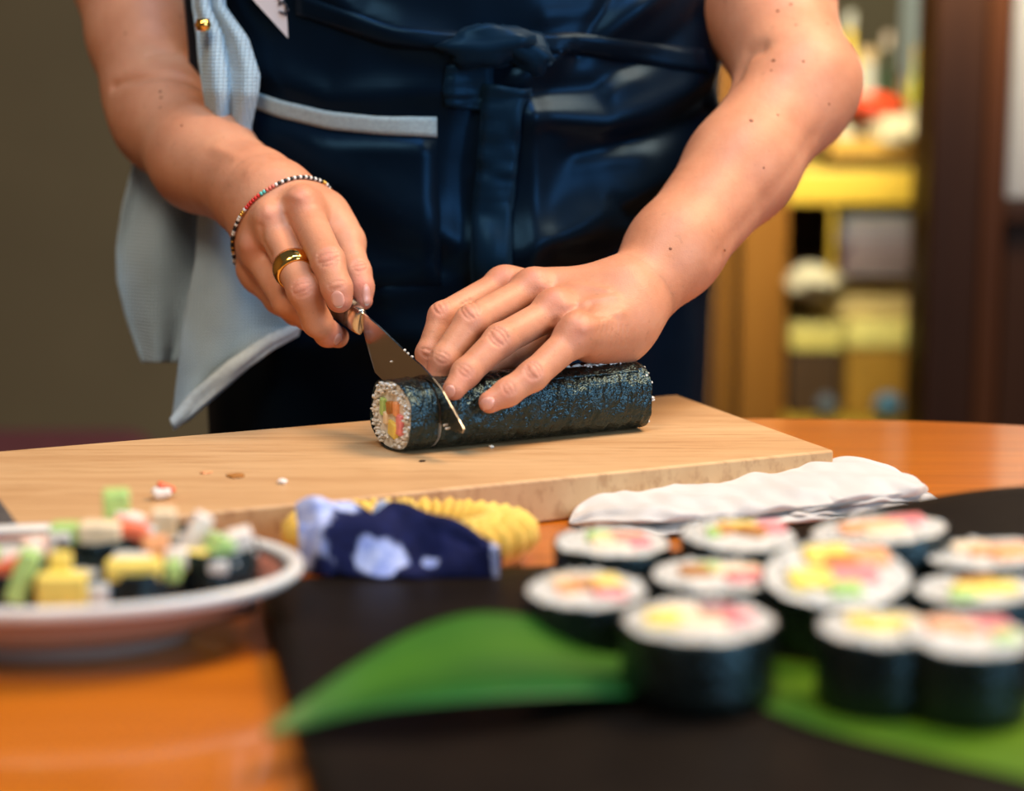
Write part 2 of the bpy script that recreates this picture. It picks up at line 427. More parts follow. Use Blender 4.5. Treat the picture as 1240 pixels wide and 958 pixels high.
# ------------------------------------------------------------------ materials
def skin_mat():
    m = NT('skin'); n1 = m.noise(26, 4, .6); n2 = m.noise(160, 3, .6); n3 = m.noise(900, 2, .6)
    base = m.ramp(n1, [(.32, (.50, .208, .108)), (.5, (.57, .25, .138)), (.7, (.62, .295, .168))])
    base = m.mix(m.math('MULTIPLY', n2, .30), base, (.50, .20, .12))
    red = m.attr('flush').outputs['Fac']
    base = m.mix(red, base, (.60, .20, .145))
    frk = m.ramp(m.noise(210, 1, .4), [(.70, (0, 0, 0)), (.76, (1, 1, 1))])
    base = m.mix(m.math('MULTIPLY', frk, .28), base, (.33, .15, .08))
    fine = m.n('ShaderNodeTexVoronoi', feature='DISTANCE_TO_EDGE'); fine.inputs['Scale'].default_value = 620
    m.l(m.co(), fine.inputs['Vector'])
    b1 = m.bump(fine.outputs['Distance'], .22, .0005); b2 = m.bump(n3, .22, .0005, b1); b3 = m.bump(n2, .20, .0015, b2)
    m.set(base=base, rough=.5, spec=.42, sss=.16, sssr=(1.0, .35, .2), ssss=.006, normal=b3); return m.m
SKIN = skin_mat()
NAIL = plain('nail', (.66, .31, .235), .30, .06, 60, 0, coat=.2, coatr=.2)
NAILTIP = plain('nail_edge', (.80, .66, .58), .25, .05, 60, 0)
MOLE = plain('mole', (.22, .075, .03), .5, .1, 300, 0)
def satin(name, col, rough=.36, sheen=.2):
    m = NT(name); wv = m.n('ShaderNodeTexWave', wave_type='BANDS', bands_direction='DIAGONAL'); wv.inputs['Scale'].default_value = 420; m.l(m.co(), wv.inputs['Vector'])
    f = m.noise(9, 3)
    m.set(base=m.ramp(f, [(.3, sc3(col, .8)), (.7, sc3(col, 1.25))]), rough=rough, spec=.15, spect=(.16, .50, 1.0, 1), sheen=sheen, sheenr=.4, sheent=(.25, .5, .9),  # blue of the daylight sheen is put into the specular and sheen tints
          normal=m.bump(m.noise(14, 3), .12, .006, m.bump(wv.outputs['Fac'], .05, .0004))); return m.m
APRON = satin('navy_satin', (.0018, .0046, .0100), .33, .02)
RIBBON = satin('ribbon_satin', (.003, .011, .024), .40, .06)
SHIRT = plain('black_jersey', (.008, .008, .010), .8, .2, 60, .3, 900, .0004)
TROUSER = plain('dark_denim', (.010, .016, .028), .75, .25, 80, .4, 1500, .0004)
def waffle(name, col, scale=520, st=.5):
    m = NT(name); ck = []
    for d in ('X', 'Z'):
        wv = m.n('ShaderNodeTexWave', wave_type='BANDS', bands_direction=d); wv.inputs['Scale'].default_value = scale/6.28*2; wv.inputs['Distortion'].default_value = .5
        m.l(m.co(), wv.inputs['Vector']); ck.append(wv.outputs['Fac'])
    h = m.math('MULTIPLY', ck[0], ck[1]); f = m.noise(20, 3)
    base = m.mix(m.math('MULTIPLY', h, .55), m.ramp(f, [(.3, sc3(col, .86)), (.7, sc3(col, 1.08))]), sc3(col, .55))
    m.set(base=base, rough=.9, sheen=.25, normal=m.bump(h, st, .0016, m.bump(m.noise(1200), .3, .0005))); return m.m
WAFFLE = waffle('blue_grey_waffle_cloth', (.37, .50, .59), 380, .9)
HEM = plain('woven_hem', (.50, .60, .66), .9, .1, 300, .4, 900, .0006)
GREYTRIM = plain('grey_woven_trim', (.27, .345, .37), .85, .15, 500, .5, 1300, .0006)
PAPER = plain('card_paper', (.52, .45, .44), .7, .05)
INK = plain('ink', (.03, .025, .03), .6, .1)
GOLD = NT('gold').set(base=(.86, .50, .12), metal=1, rough=.14).m
STEEL_N = NT('blade_steel'); STEEL_N.set(base=(.62, .56, .50), metal=1, rough=.16, normal=STEEL_N.bump(STEEL_N.noise(1, 3, .6, STEEL_N.co((30, 600, 600))), .06, .0003)); STEEL = STEEL_N.m
BOLSTER = NT('bolster_steel').set(base=(.70, .62, .50), metal=1, rough=.26).m
HANDLE = plain('handle_wood', (.10, .055, .035), .4, .3, 60, .2)

# ------------------------------------------------------------------ the person
BX, BY, BA, BB = -0.054, 1.605, 0.197, 0.130      # trunk ellipse
person = thing('person', 'person in a dark satin apron and bare arms cutting a sushi roll at the table', 'person', (BX, BY, 0))
T = Flesh(.05)
def tc(a, b, ra, rb, k=None): T.cone(a, b, ra, rb, k)
sh_r = (BX-.185, 1.69, 1.33); sh_l = (BX+.185, 1.69, 1.33)
for s in (-1, 1):
    tc((BX+s*.07, BY+.01, .92), (BX+s*.06, BY+.01, 1.10), .098, .092); tc((BX+s*.06, BY+.01, 1.10), (BX+s*.075, BY+.02, 1.25), .092, .105)
    tc((BX+s*.075, BY+.03, 1.30), (BX+s*.16, BY+.03, 1.33), .075, .06)
tc((BX, BY+.03, 1.36), (BX+.0, BY-.02, 1.47), .055, .052)
hc = Vector((BX, BY-.055, 1.555)); tilt = Matrix.Rotation(.55, 3, 'X')
T.ell(hc, (.074, .094, .112), np.array(tilt), .02)
def hp(x, y, z): return hc + tilt @ Vector((x, y, z))
T.cone(A3(hp(0, -.09, .012)), A3(hp(0, -.112, -.022)), .009, .014, .012)                       # nose
T.ell(hp(0, -.05, -.085), (.042, .042, .034), None, .03)                                       # jaw
for s in (-1, 1):
    T.ell(hp(s*.076, .012, -.005), (.011, .02, .032), np.array(tilt), .008)                      # ears
    T.ell(hp(s*.033, -.083, .03), (.022, .010, .007), np.array(tilt), .01)                      # brows
T.ell(hp(0, -.093, -.062), (.024, .012, .010), np.array(tilt), .008)                            # mouth
Ve, Fe = surface_net(T, (BX-.34, BY-.26, .80), (BX+.34, BY+.26, 1.72), .006)
# shoulders continue the arms
S = Flesh(.03)
S.cone(A3(P(150, -230, 1.65)), A3(sh_r), 76*pxm(1.65), .066); S.cone(A3(P(860, -230, 1.64)), A3(sh_l), 86*pxm(1.64), .066)
Vf, Ff = surface_net(S, (BX-.40, 1.45, 1.10), (BX+.36, 1.85, 1.45), .006)
VV = [Va, Vb, Vc, Vd, Ve, Vf]; FF = [Fa, Fb, Fc, Fd, Fe, Ff]; base = 0; fl_ = []
for v, f in zip(VV, FF): fl_.append(f+base); base += len(v)
V = np.concatenate(VV); F = np.concatenate(fl_)
me = bpy.data.meshes.new('body')
me.vertices.add(len(V)); me.vertices.foreach_set('co', V.astype(np.float32).ravel())
me.loops.add(F.size); me.loops.foreach_set('vertex_index', F.ravel().astype(np.int32))
me.polygons.add(len(F)); me.polygons.foreach_set('loop_start', np.arange(0, F.size, 4, dtype=np.int32)); me.polygons.foreach_set('loop_total', np.full(len(F), 4, np.int32))
me.update(calc_edges=True); me.polygons.foreach_set('use_smooth', [True]*len(F))
# flush of the skin at knuckles and fingertips
flush = np.zeros(len(V))
def fl_add(fl, x, y, r, a):
    p = fl.cast(x, y)
    if p is not None: flush[:] = np.maximum(flush, a*np.exp(-((V-p)**2).sum(1)/r**2))
for x, y in ((532, 376), (569, 378), (604, 410), (646, 452), (516, 430), (537, 440), (563, 455), (613, 476)): fl_add(L, x, y, .008, .38)
for x, y in ((548, 480), (590, 490), (518, 445)): fl_add(L, x, y, .009, .5)
for x, y in ((612, 330), (648, 334), (672, 362), (698, 398)): fl_add(L, x, y, .010, .35)
for x, y in ((398, 312), (366, 349), (436, 325)): fl_add(R, x, y, .008, .45)
for x, y, r in ((410, 370, .012), (409, 410, .010), (441, 366, .011), (438, 345, .010)): fl_add(R, x, y, r, .75)
for x, y in ((364, 240), (324, 262), (305, 297)): fl_add(R, x, y, .010, .3)
at = me.attributes.new('flush', 'FLOAT', 'POINT'); at.data.foreach_set('value', flush.astype(np.float32))
vn = np.zeros(len(V)*3, np.float32); me.vertices.foreach_get('normal', vn); vn = vn.reshape(-1, 3).astype(float)
o_ = 0
for v, fl, (c_, n_) in ((Va, L, (cl, nl)), (Vb, L, (cl, nl)), (Vc, R, (cr, nr)), (Vd, R, (cr, nr))):
    dist = np.abs((v-c_)@n_); idx = np.nonzero(dist < .012)[0]
    if len(idx):
        wgt = np.clip((.012-dist[idx])/.006, 0, 1)[:, None]; g_ = fl.grad(v[idx]); vn[o_+idx] = vn[o_+idx]*(1-wgt)+g_*wgt
    o_ += len(v)
me.normals_split_custom_set_from_vertices((vn/np.maximum(np.linalg.norm(vn, axis=1), 1e-9)[:, None]).tolist())
body = link_mesh('body', me, SKIN, person)

def nail(fl, x, y, dx, dy, ln, wd, name='nail'):
    d0 = math.hypot(dx, dy); dx /= d0; dy /= d0
    c = fl.cast(x, y); n = fl.grad(c[None])[0]
    t = A3(RGT*dx - UPV*dy); t -= n*(t@n); t /= np.linalg.norm(t); s = np.cross(n, t)
    dep = (Vector(c)-CAM).dot(FWD); hl = ln*pxm(dep)/2; hw = wd*pxm(dep)/2
    rows = []; N, M_ = 9, 9; raw = []
    for i in range(N):
        u = -1+2*i/(N-1); row = []
        wfac = (1-abs(u)**3.2*.45) if u > 0 else (1-abs(u)**2.6*.55)
        for j in range(M_):
            v = -1+2*j/(M_-1); row.append(c+t*u*hl*(1-.18*v*v)+s*v*hw*wfac)
        raw.append(row)
    Q = np.array(raw).reshape(-1, 3)
    for _ in range(3): Q -= (fl.d(Q))[:, None]*fl.grad(Q)
    g = fl.grad(Q); edge = np.array([[max(abs(-1+2*i/(N-1)), abs(-1+2*j/(M_-1))) for j in range(M_)] for i in range(N)]).reshape(-1)
    Q += g*(.00055-.0006*(edge > .99))[:, None]
    b = MB(); b.add(*grid_data([[Vector(q) for q in Q.reshape(N, M_, 3)[i]] for i in range(N)]))
    o = b.build(name, NAIL, person, sub=1)
    tip = Q.reshape(N, M_, 3)[N-2:]; b2 = MB(); b2.add(*grid_data([[Vector(q+gg*.0002) for q, gg in zip(r_, g.reshape(N, M_, 3)[N-2+k])] for k, r_ in enumerate(tip)]))
    b2.build('nail_edge', NAILTIP, o)
    return o
nail(L, 544, 474, -.55, .83, 20, 17); nail(L, 589, 489, -.85, .55, 26, 19)
nail(R, 409, 363, .12, 1, 23, 19); nail(R, 410, 411, .75, .65, 17, 17); nail(R, 444, 357, .1, 1, 28, 12)
for fl, x, y, r in ((L, 958, 5, 4), (L, 942, 13, 4.5), (L, 964, 30, 3), (L, 1002, 28, 3), (L, 937, 73, 5), (L, 973, 74, 3.5), (L, 934, 85, 3), (L, 910, 146, 5),
                    (L, 942, 139, 3), (L, 1004, 126, 3), (L, 812, 301, 4), (L, 878, 303, 4), (L, 925, 203, 3), (L, 878, 2, 3), (R, 194, 111, 4), (R, 195, 118, 4), (R, 194, 130, 3), (R, 220, 152, 3),
                    (R, 219, 20, 3), (R, 152, 40, 3)):
    p = fl.cast(x, y)
    if p is None: continue
    n = Vector(fl.grad(p[None])[0]); q = n.to_track_quat('Z', 'Y').to_matrix(); rr = r*.55*pxm((Vector(p)-CAM).dot(FWD))
    mk('mole', sphere_data(p, rr, rr*.9, rr*.35, q, 8, 5), MOLE, person)
# face details and hair (above the picture)
for s in (-1, 1):
    mk('eye', sphere_data(hp(s*.032, -.081, .015), .012, .010, .009, tilt), plain('eye_white', (.8, .78, .75), .2), person)
    mk('iris', sphere_data(hp(s*.032, -.0895, .013), .005, .003, .005, tilt), plain('iris', (.05, .08, .09), .2), person)
mk('lips', sphere_data(hp(0, -.104, -.062), .021, .006, .008, tilt), plain('lips', (.5, .18, .15), .4), person)
H = Flesh(.02); H.ell(hp(0, .016, .026), (.084, .098, .106), np.array(tilt)); H.cone(A3(hp(0, .10, .0)), A3(hp(0, .125, -.06)), .032, .02)
Vh, Fh = surface_net(H, hc-Vector((.16, .2, .2)), hc+Vector((.16, .25, .2)), .006, lambda q: ((q-A3(hp(0, -.062, .02)))@np.array(tilt))[:, 1] > ((q-A3(hp(0, 0, .02)))@np.array(tilt))[:, 2]*-.35)
b = MB(); b.add([Vector(q) for q in Vh], [tuple(f) for f in Fh.tolist()]); b.build('hair', plain('brown_hair', (.06, .035, .02), .5, .3, 200), person)
# shirt, trousers, shoes
W = Flesh(.05); W.base = [(t, a, b_, ra+.008 if t == 0 else ra, (rb+.008) if t == 0 else rb, k) for (t, a, b_, ra, rb, k) in T.base[:6]]
W.cone(A3(P(150, -215, 1.65)), A3(sh_r), .060, .076, .03); W.cone(A3(P(860, -215, 1.64)), A3(sh_l), .066, .076, .03)
Vw, Fw = surface_net(W, (BX-.42, BY-.26, .88), (BX+.38, BY+.26, 1.43), .008)
b = MB(); b.add([Vector(q) for q in Vw], [tuple(f) for f in Fw.tolist()]); b.build('shirt', SHIRT, person)
Q = Flesh(.05)
for s in (-1, 1):
    Q.cone((BX+s*.07, BY, .94), (BX+s*.085, BY, .80), .112, .100); Q.cone((BX+s*.085, BY, .80), (BX+s*.095, BY+.01, .48), .100, .072); Q.cone((BX+s*.095, BY+.01, .48), (BX+s*.10, BY+.03, .07), .070, .055)
Vq, Fq = surface_net(Q, (BX-.3, BY-.24, 0.01), (BX+.3, BY+.24, 1.09), .008)
b = MB(); b.add([Vector(q) for q in Vq], [tuple(f) for f in Fq.tolist()]); b.build('trousers', TROUSER, person)
for s in (-1, 1):
    X = Flesh(.02); X.cone((BX+s*.10, BY+.04, .055), (BX+s*.115, BY-.13, .04), .048, .038)
    Vx, Fx = surface_net(X, (BX+s*.1-.08, BY-.2, .0), (BX+s*.1+.1, BY+.12, .13), .006, lambda q: q[:, 2] > .006)
    b = MB(); b.add([Vector(q) for q in Vx], [tuple(f) for f in Fx.tolist()]); b.build('shoe', SHIRT, person)

# ---- apron: a shell over the front of the trunk, with its folds
def trunk(th, z, off=.0):
    """th measured from the camera side; returns point and outward normal"""
    k = 1+.03*math.sin((z-.95)*5); a = (BA+off)*k; bb = (BB+off)
    p = Vector((BX+a*math.sin(th), BY-bb*math.cos(th), z)); n = Vector((math.sin(th)/a, -math.cos(th)/bb, 0)).normalized(); return p, n
NZ, NT_ = 180, 190; pts = np.zeros((NZ, NT_, 3)); nor = np.zeros((NZ, NT_, 3))
for i in range(NZ):
    z = .56+.76*i/(NZ-1); q_ = min(1, max(0, (z-1.12)/.10)); q_ = q_*q_*(3-2*q_); ta, tb = -1.05*(1-q_)-.62*q_, 1.85*(1-q_)+.62*q_
    for j in range(NT_):
        th = ta+(tb-ta)*j/(NT_-1); p, n = trunk(th, z, .016); pts[i, j] = p; nor[i, j] = n
APV = pts.reshape(-1, 3); APN = nor.reshape(-1, 3)
def on_trunk(x, y):
    r0 = A3(CAM); r = A3(ray(x, y)); best = None
    ox, oy = (r0[0]-BX)/(BA+.016), (r0[1]-BY)/(BB+.016); dx, dy = r[0]/(BA+.016), r[1]/(BB+.016)
    A_, B_, C_ = dx*dx+dy*dy, ox*dx+oy*dy, ox*ox+oy*oy-1; dsc = B_*B_-A_*C_
    t = (-B_-math.sqrt(max(dsc, 0)))/A_; return r0+r*t
offs = np.zeros(len(APV))
def fold(pix, wd, am):
    d = poly_dist(APV, [on_trunk(*q) for q in pix]); offs[:] += am*(.55*np.exp(-(d/wd)**2)+.5*np.exp(-np.sqrt(d*d+1e-6)/wd*1.25))
fold([(380, 205), (470, 250), (575, 305)], .016, .010); fold([(365, 240), (450, 295), (570, 340)], .018, -.007)
fold([(860, 150), (790, 215), (720, 262), (625, 305)], .020, .012); fold([(840, 245), (740, 310), (630, 350)], .018, -.008)
fold([(470, 352), (590, 330), (700, 345)], .014, .008); fold([(350, 420), (480, 400), (600, 420)], .02, .008)
fold([(625, 95), (680, 60), (760, 20), (800, -20)], .011, .009); fold([(640, 115), (720, 105), (800, 60), (840, 20)], .011, -.006)
fold([(640, 140), (730, 150), (820, 110), (850, 85)], .013, .009); fold([(700, 190), (780, 170), (850, 125)], .012, -.006)
fold([(310, 80), (400, 118), (540, 110)], .014, .006); fold([(540, 60), (440, 20), (380, -30)], .012, .007); fold([(700, 60), (740, 0), (760, -40)], .008, -.007)
fold([(575, 110), (560, 200), (560, 300)], .010, -.005); fold([(640, 110), (645, 220), (640, 330)], .012, .006)
for q in range(9):
    y = 20+q*45; fold([(660+(q % 3)*40, y), (760, y-12+(q % 2)*25), (870, y-40)], .008, .0035*(-1)**q)
APV2 = APV+APN*(offs+.0022*np.array([mnoise.noise(Vector(p)*16)+.8*mnoise.noise(Vector((p[0]*34, p[1]*34, p[2]*20))) for p in APV]))[:, None]
keep = []
for i in range(NZ-1):
    for j in range(NT_-1):
        keep.append((i*NT_+j, i*NT_+j+1, (i+1)*NT_+j+1, (i+1)*NT_+j))
b = MB(); b.v = [tuple(p) for p in APV2]; b.f = keep
apron = b.build('apron', APRON, person, solid=.002, off=0)
apron['label'] = 'dark navy satin apron tied at the waist'
apbvh = BVHTree.FromPolygons([Vector(p) for p in APV2], keep)
def on_apron(x, y, lift=.002):
    r = ray(x, y).normalized(); h = apbvh.ray_cast(CAM, r)
    if h[0] is None: return P(x, y, 1.56)
    n = h[1] if h[1].dot(r) < 0 else -h[1]; return h[0]+n*lift
def strip(name, left, right, mat, parent, n=24, m=5, lift=.003, puff=.002, th=.0015, wob=0):
    rows = []
    for i in range(n):
        t = i/(n-1)*(len(left)-1); k = min(int(t), len(left)-2); f = t-k; row = []
        l = [left[k][q]*(1-f)+left[k+1][q]*f for q in (0, 1)]; r = [right[k][q]*(1-f)+right[k+1][q]*f for q in (0, 1)]
        for j in range(m):
            s = j/(m-1); row.append(on_apron(l[0]*(1-s)+r[0]*s, l[1]*(1-s)+r[1]*s, lift+puff*math.sin(PI*s)+wob*mnoise.noise(Vector((i*.35, j*.3, 5)))))
        rows.append(row)
    b = MB(); b.add(*grid_data(rows)); return b.build(name, mat, parent, solid=th, off=0)
for s_ in (-.62, .62):
    p_ = trunk(s_*.95, 1.315, .018)[0]; mk('neck_strap', tube_data([p_, p_+Vector((-s_*.05, .015, .06)), Vector((BX+s_*.10, BY+.03, 1.425)), Vector((BX+s_*.05, BY+.085, 1.44)), Vector((BX, BY+.095, 1.44))], [.008]*5, 8), APRON, apron)
o = strip('pocket_trim', [(303, 107), (340, 120), (400, 134), (460, 140), (529, 141)], [(301, 127), (338, 141), (398, 156), (458, 162), (529, 166)], GREYTRIM, apron, 24, 5, .0022, .0004, .0012)
o['label'] = 'light grey woven band along the pocket edge'
strip('pocket', [(300, 130), (400, 158), (529, 166)], [(300, 330), (400, 350), (535, 345)], APRON, apron, 12, 8, .0015, .001)
rb = strip('ribbon', [(588, 100), (580, 190), (573, 260), (572, 420)], [(640, 104), (628, 190), (621, 260), (622, 420)], RIBBON, apron, 40, 6, .005, .003, .0015, .004)
strip('ribbon', [(540, 78), (536, 110), (540, 128)], [(596, 70), (600, 112), (588, 134)], RIBBON, apron, 16, 6, .003, .0015, .0012, .003)
kn = on_apron(580, 58, .006)
mk('knot', sphere_data(kn, .032, .014, .015, Matrix.Rotation(-.1, 3, 'Y'), 20, 12, .5, 3), RIBBON, apron)
mk('bow_loop', sphere_data(on_apron(632, 62, .006), .024, .010, .013, Matrix.Rotation(.5, 3, 'Y'), 16, 10, .5, 5), RIBBON, apron)
strip('waist_tie', [(590, 42), (470, 30), (360, -10)], [(590, 66), (470, 56), (360, 18)], APRON, apron, 20, 4, .0015, .0006)
strip('waist_tie', [(590, 42), (700, 40), (850, 60)], [(590, 66), (700, 66), (855, 90)], APRON, apron, 20, 4, .0015, .0006)
# ------------------------------------------------------------------ things the person wears and holds
# bracelet: loop of beads round the wrist of the knife hand
pa, pb, pm = A3(P(384, 231, 1.395)), A3(P(298, 297, 1.40)), A3(P(325, 232, 1.366))
pn = np.cross(pb-pa, pm-pa); pn /= np.linalg.norm(pn)
pc = A3(P(330, 249, 1.398)); pc -= pn*((pc-pa)@pn)
e1 = (pa-pc)/np.linalg.norm(pa-pc); e2 = np.cross(pn, e1)
loop = []
for i in range(240):
    a = 2*PI*i/240; u = e1*math.cos(a)+e2*math.sin(a); loop.append(pc+u*(R.edge(pc, u)+.0012))
loop = np.array(loop)
for _ in range(14): loop = .5*loop+.25*(np.roll(loop, 1, 0)+np.roll(loop, -1, 0))
sp = R.d(loop); loop += R.grad(loop)*np.maximum(.0012-sp, 0)[:, None]
seg = np.linalg.norm(np.roll(loop, -1, 0)-loop, axis=1); cum = np.concatenate([[0], np.cumsum(seg)]); Lp = cum[-1]
def loop_at(s):
    s %= Lp; i = min(np.searchsorted(cum, s)-1, 239) if s > 0 else 0; f = (s-cum[i])/max(seg[i], 1e-9)
    p = loop[i]*(1-f)+loop[(i+1) % 240]*f; t = loop[(i+1) % 240]-loop[i]; return Vector(p), Vector(t).normalized()
bracelet = thing('bracelet', 'thin bead bracelet of black, white, red and gold beads on the knife hand wrist', 'bracelet', tuple(pc))
bead_c = {'black': plain('bead_black', (.012, .012, .015), .25, .1), 'white': plain('bead_white', (.80, .76, .70), .3, .05), 'gold': NT('bead_gold').set(base=(.85, .5, .1), metal=.8, rough=.25).m,
          'red': plain('bead_red', (.70, .03, .02), .3, .1), 'coral': plain('bead_coral', (.72, .17, .12), .35, .1), 'turquoise': plain('bead_turquoise', (.10, .55, .50), .3, .1)}
NB = int(Lp/.00235)
# find which way round the front goes
q0 = loop_at(Lp*.25)[0]; front = 1 if (q0-CAM).dot(FWD) < (loop_at(Lp*.75)[0]-CAM).dot(FWD) else -1
seq = ['white', 'gold', 'gold']+['black', 'white']*9+['coral']*3+['turquoise']*2+['red']*6+['white', 'gold', 'gold', 'white', 'white', 'black', 'white', 'black']
seq += [random.choice(['black', 'white', 'black', 'white', 'gold']) for _ in range(NB)]
bm_cache = {}
for i in range(NB):
    p, t = loop_at(front*Lp*i/NB); c = seq[i]
    if c not in bm_cache:
        bm_cache[c] = mk('bead', lathe_data((0, 0, 0), [(.0004, -.0010), (.0011, -.0009), (.00135, -.0003), (.00135, .0003), (.0011, .0009), (.0004, .0010)], 10), bead_c[c]); o = bm_cache[c]
    else: o = bm_cache[c].copy(); COL.objects.link(o)
    o.name = 'bead'; o.parent = bracelet; o.location = p-bracelet.location; o.rotation_euler = t.to_track_quat('Z', 'Y').to_euler()
mk('cord', tube_data([Vector(q) for q in np.concatenate([loop, loop[:1]])], .0005, 5, False), bead_c['black'], bracelet)

# gold ring
m0, m1 = A3(P(334, 280, 1.368)), A3(P(368, 352, 1.322)); ax = (m1-m0)/np.linalg.norm(m1-m0)
rcn = m0+(m1-m0)*.64; rr = (21.5+(20.0-21.5)*.64)*pxm(1.345)
ring = mk('finger_ring', ((lambda d: d)(lathe_data((0, 0, 0), [(rr-.0002, -.0066), (rr+.0014, -.0062), (rr+.0025, -.0033), (rr+.0029, 0), (rr+.0025, .0033), (rr+.0014, .0062), (rr-.0002, .0066), (rr-.0006, 0), (rr-.0002, -.0066)], 64))), GOLD)
ring.location = rcn; ring.rotation_euler = Vector(ax).to_track_quat('Z', 'Y').to_euler()
tag(ring, 'wide polished gold ring on a finger of the knife hand', 'ring')

# ---- knife
TIP, HS = P(562, 522, 1.236), P(436, 376, 1.340)
kd = Vector((HS.x-TIP.x, HS.y-TIP.y, 0)).normalized(); kn_ = Vector((kd.y, -kd.x, 0))
if kn_.y > 0: kn_ = -kn_
def KP(x, y):
    r = ray(x, y); return CAM+r*((TIP-CAM).dot(kn_)/r.dot(kn_))
spine = [(436, 376), (446, 384), (457, 393), (480, 415), (498, 432), (511, 443), (524, 457), (537, 474), (548, 494), (556, 508), (562, 519)]
edge_ = [(441, 405), (447, 428), (454, 451), (471, 468), (486, 481), (500, 491), (513, 500), (526, 509), (538, 517), (549, 523), (560, 525)]
knife = thing('knife', 'steel kitchen knife cutting into the seaweed roll', 'knife', tuple(HS))
b = MB(); n = len(spine); nn = kn_*.0008
for k, (s_, e_) in enumerate(zip(spine, edge_)):
    S_, E_ = KP(*s_), KP(*e_); t = 1-.5*k/n; b.v += [tuple(S_+nn*t), tuple(S_*.25+E_*.75+nn*.55*t), tuple(E_+nn*.06), tuple(E_-nn*.06), tuple(S_*.25+E_*.75-nn*.55*t), tuple(S_-nn*t)]
for k in range(n-1):
    for j in range(6): b.f.append((k*6+j, k*6+(j+1) % 6, (k+1)*6+(j+1) % 6, (k+1)*6+j))
b.f += [tuple(range(6)), tuple((n-1)*6+j for j in range(6))[::-1]]
b.build('blade', STEEL, knife, smooth=False)
hax = (KP(436, 376)-KP(457, 393)).normalized(); hc0 = KP(437, 390); hup = hax.cross(kn_).normalized(); hup = hup if hup.z > 0 else -hup
def hsec(c, hh, hw, n=14):
    return [c+hup*(hh*math.copysign(abs(math.sin(2*PI*k/n))**.7, math.sin(2*PI*k/n)))+kn_*(hw*math.copysign(abs(math.cos(2*PI*k/n))**.7, math.cos(2*PI*k/n))) for k in range(n)]
def loft(secs, name, mat, parent):
    n = len(secs[0]); vs = [p for s in secs for p in s]; fs = [(i*n+k, i*n+(k+1) % n, (i+1)*n+(k+1) % n, (i+1)*n+k) for i in range(len(secs)-1) for k in range(n)]
    fs += [tuple(range(n)), tuple((len(secs)-1)*n+k for k in range(n))[::-1]]; return mk(name, (vs, fs), mat, parent)
loft([hsec(hc0-hax*.001, .0088, .0014), hsec(hc0+hax*.001, .0090, .0045), hsec(hc0+hax*.006, .0090, .0060), hsec(hc0+hax*.013, .0088, .0062)], 'bolster', BOLSTER, knife)
loft([hsec(hc0+hax*.0131, .0090, .0064), hsec(hc0+hax*.04, .0098, .0074), hsec(hc0+hax*.08-hup*.003, .0098, .0074), hsec(hc0+hax*.105-hup*.006, .0104, .0076), hsec(hc0+hax*.112-hup*.007, .0085, .006)], 'handle', HANDLE, knife)
RICE = plain('cooked_rice', (.66, .645, .60), .35, .06, 300, .2, 900, .0004, sss=.15, sssr=(.6, .6, .5), ssss=.002, coat=.25)
gi = 0
for (x, y, lb) in ((490, 424, 'sticky rice grain on the knife spine, nearest the handle of three'), (494, 428, 'sticky rice grain on the knife spine, middle one of three'), (499, 432, 'sticky rice grain on the knife spine, nearest the tip of three'),
                   (474, 438, 'sticky rice grain on the middle of the knife blade'), (538, 515, 'sticky rice grain low on the blade by the cut, upper of two'), (541, 519, 'sticky rice grain low on the blade by the cut, lower of two')):
    p = KP(x, y)+kn_*.0012*0-(ray(x, y).normalized())*.0014
    tag(mk('rice_grain', sphere_data(p, .0013, .0008, .0008, rot_rand(), 7, 5), RICE), lb, 'rice', 'rice grains on the knife')

# ---- cloth hung at the hip
cloth = thing('tea_towel', 'pale blue-grey waffle tea towel hanging from the apron at the hip', 'towel', tuple(P(250, 200, 1.57)))
def panel(name, rows, mat, parent, amp, freq, ph, nv=44, nu=30, th=.004):
    R_ = []; n = len(rows)
    for i in range(nv):
        t = i/(nv-1)*(n-1); k = min(int(t), n-2); f = t-k; f = f*f*(3-2*f)*.5+f*.5
        y, xl, yl, xr, yr, d = [rows[k][q]*(1-f)+rows[k+1][q]*f for q in range(6)]
        row = []
        for j in range(nu):
            s = j/(nu-1); dd = d+amp*math.sin(freq*2*PI*s+ph+1.2*i/nv)+.004*mnoise.noise(Vector((s*3, i*.08, ph)))
            row.append(P(xl*(1-s)+xr*s, yl*(1-s)+yr*s, dd))
        R_.append(row)
    b = MB(); b.add(*grid_data(R_)); return b.build(name, mat, parent, solid=th, off=0, sub=1)
# rows: (unused, x left, y left, x right, y right, depth)
panel('tucked_fold', [(0, 232, -30, 268, -30, 1.468), (0, 234, 8, 272, 10, 1.462), (0, 238, 40, 300, 48, 1.452), (0, 240, 75, 314, 92, 1.450), (0, 245, 110, 312, 114, 1.450), (0, 252, 150, 304, 150, 1.462), (0, 240, 200, 300, 210, 1.475), (0, 238, 250, 300, 262, 1.480)], WAFFLE, cloth, .006, 2.0, .5)
panel('back_panel', [(0, 172, 150, 262, 140, 1.5750), (0, 160, 202, 256, 200, 1.5650), (0, 148, 250, 248, 255, 1.5600), (0, 140, 300, 243, 300, 1.5550), (0, 141, 340, 236, 345, 1.5500), (0, 152, 385, 228, 385, 1.5450), (0, 164, 420, 222, 420, 1.5450), (0, 171, 439, 214, 439, 1.5450)], WAFFLE, cloth, .007, 1.2, .2)
panel('front_panel', [(0, 242, 215, 322, 220, 1.5050), (0, 240, 262, 335, 270, 1.5010), (0, 238, 310, 345, 318, 1.4980), (0, 230, 350, 356, 365, 1.4950), (0, 220, 400, 362, 396, 1.4930), (0, 215, 450, 352, 404, 1.4910), (0, 211, 490, 318, 428, 1.4910), (0, 209, 517, 222, 512, 1.4910)], WAFFLE, cloth, .006, 1.3, 2.6)
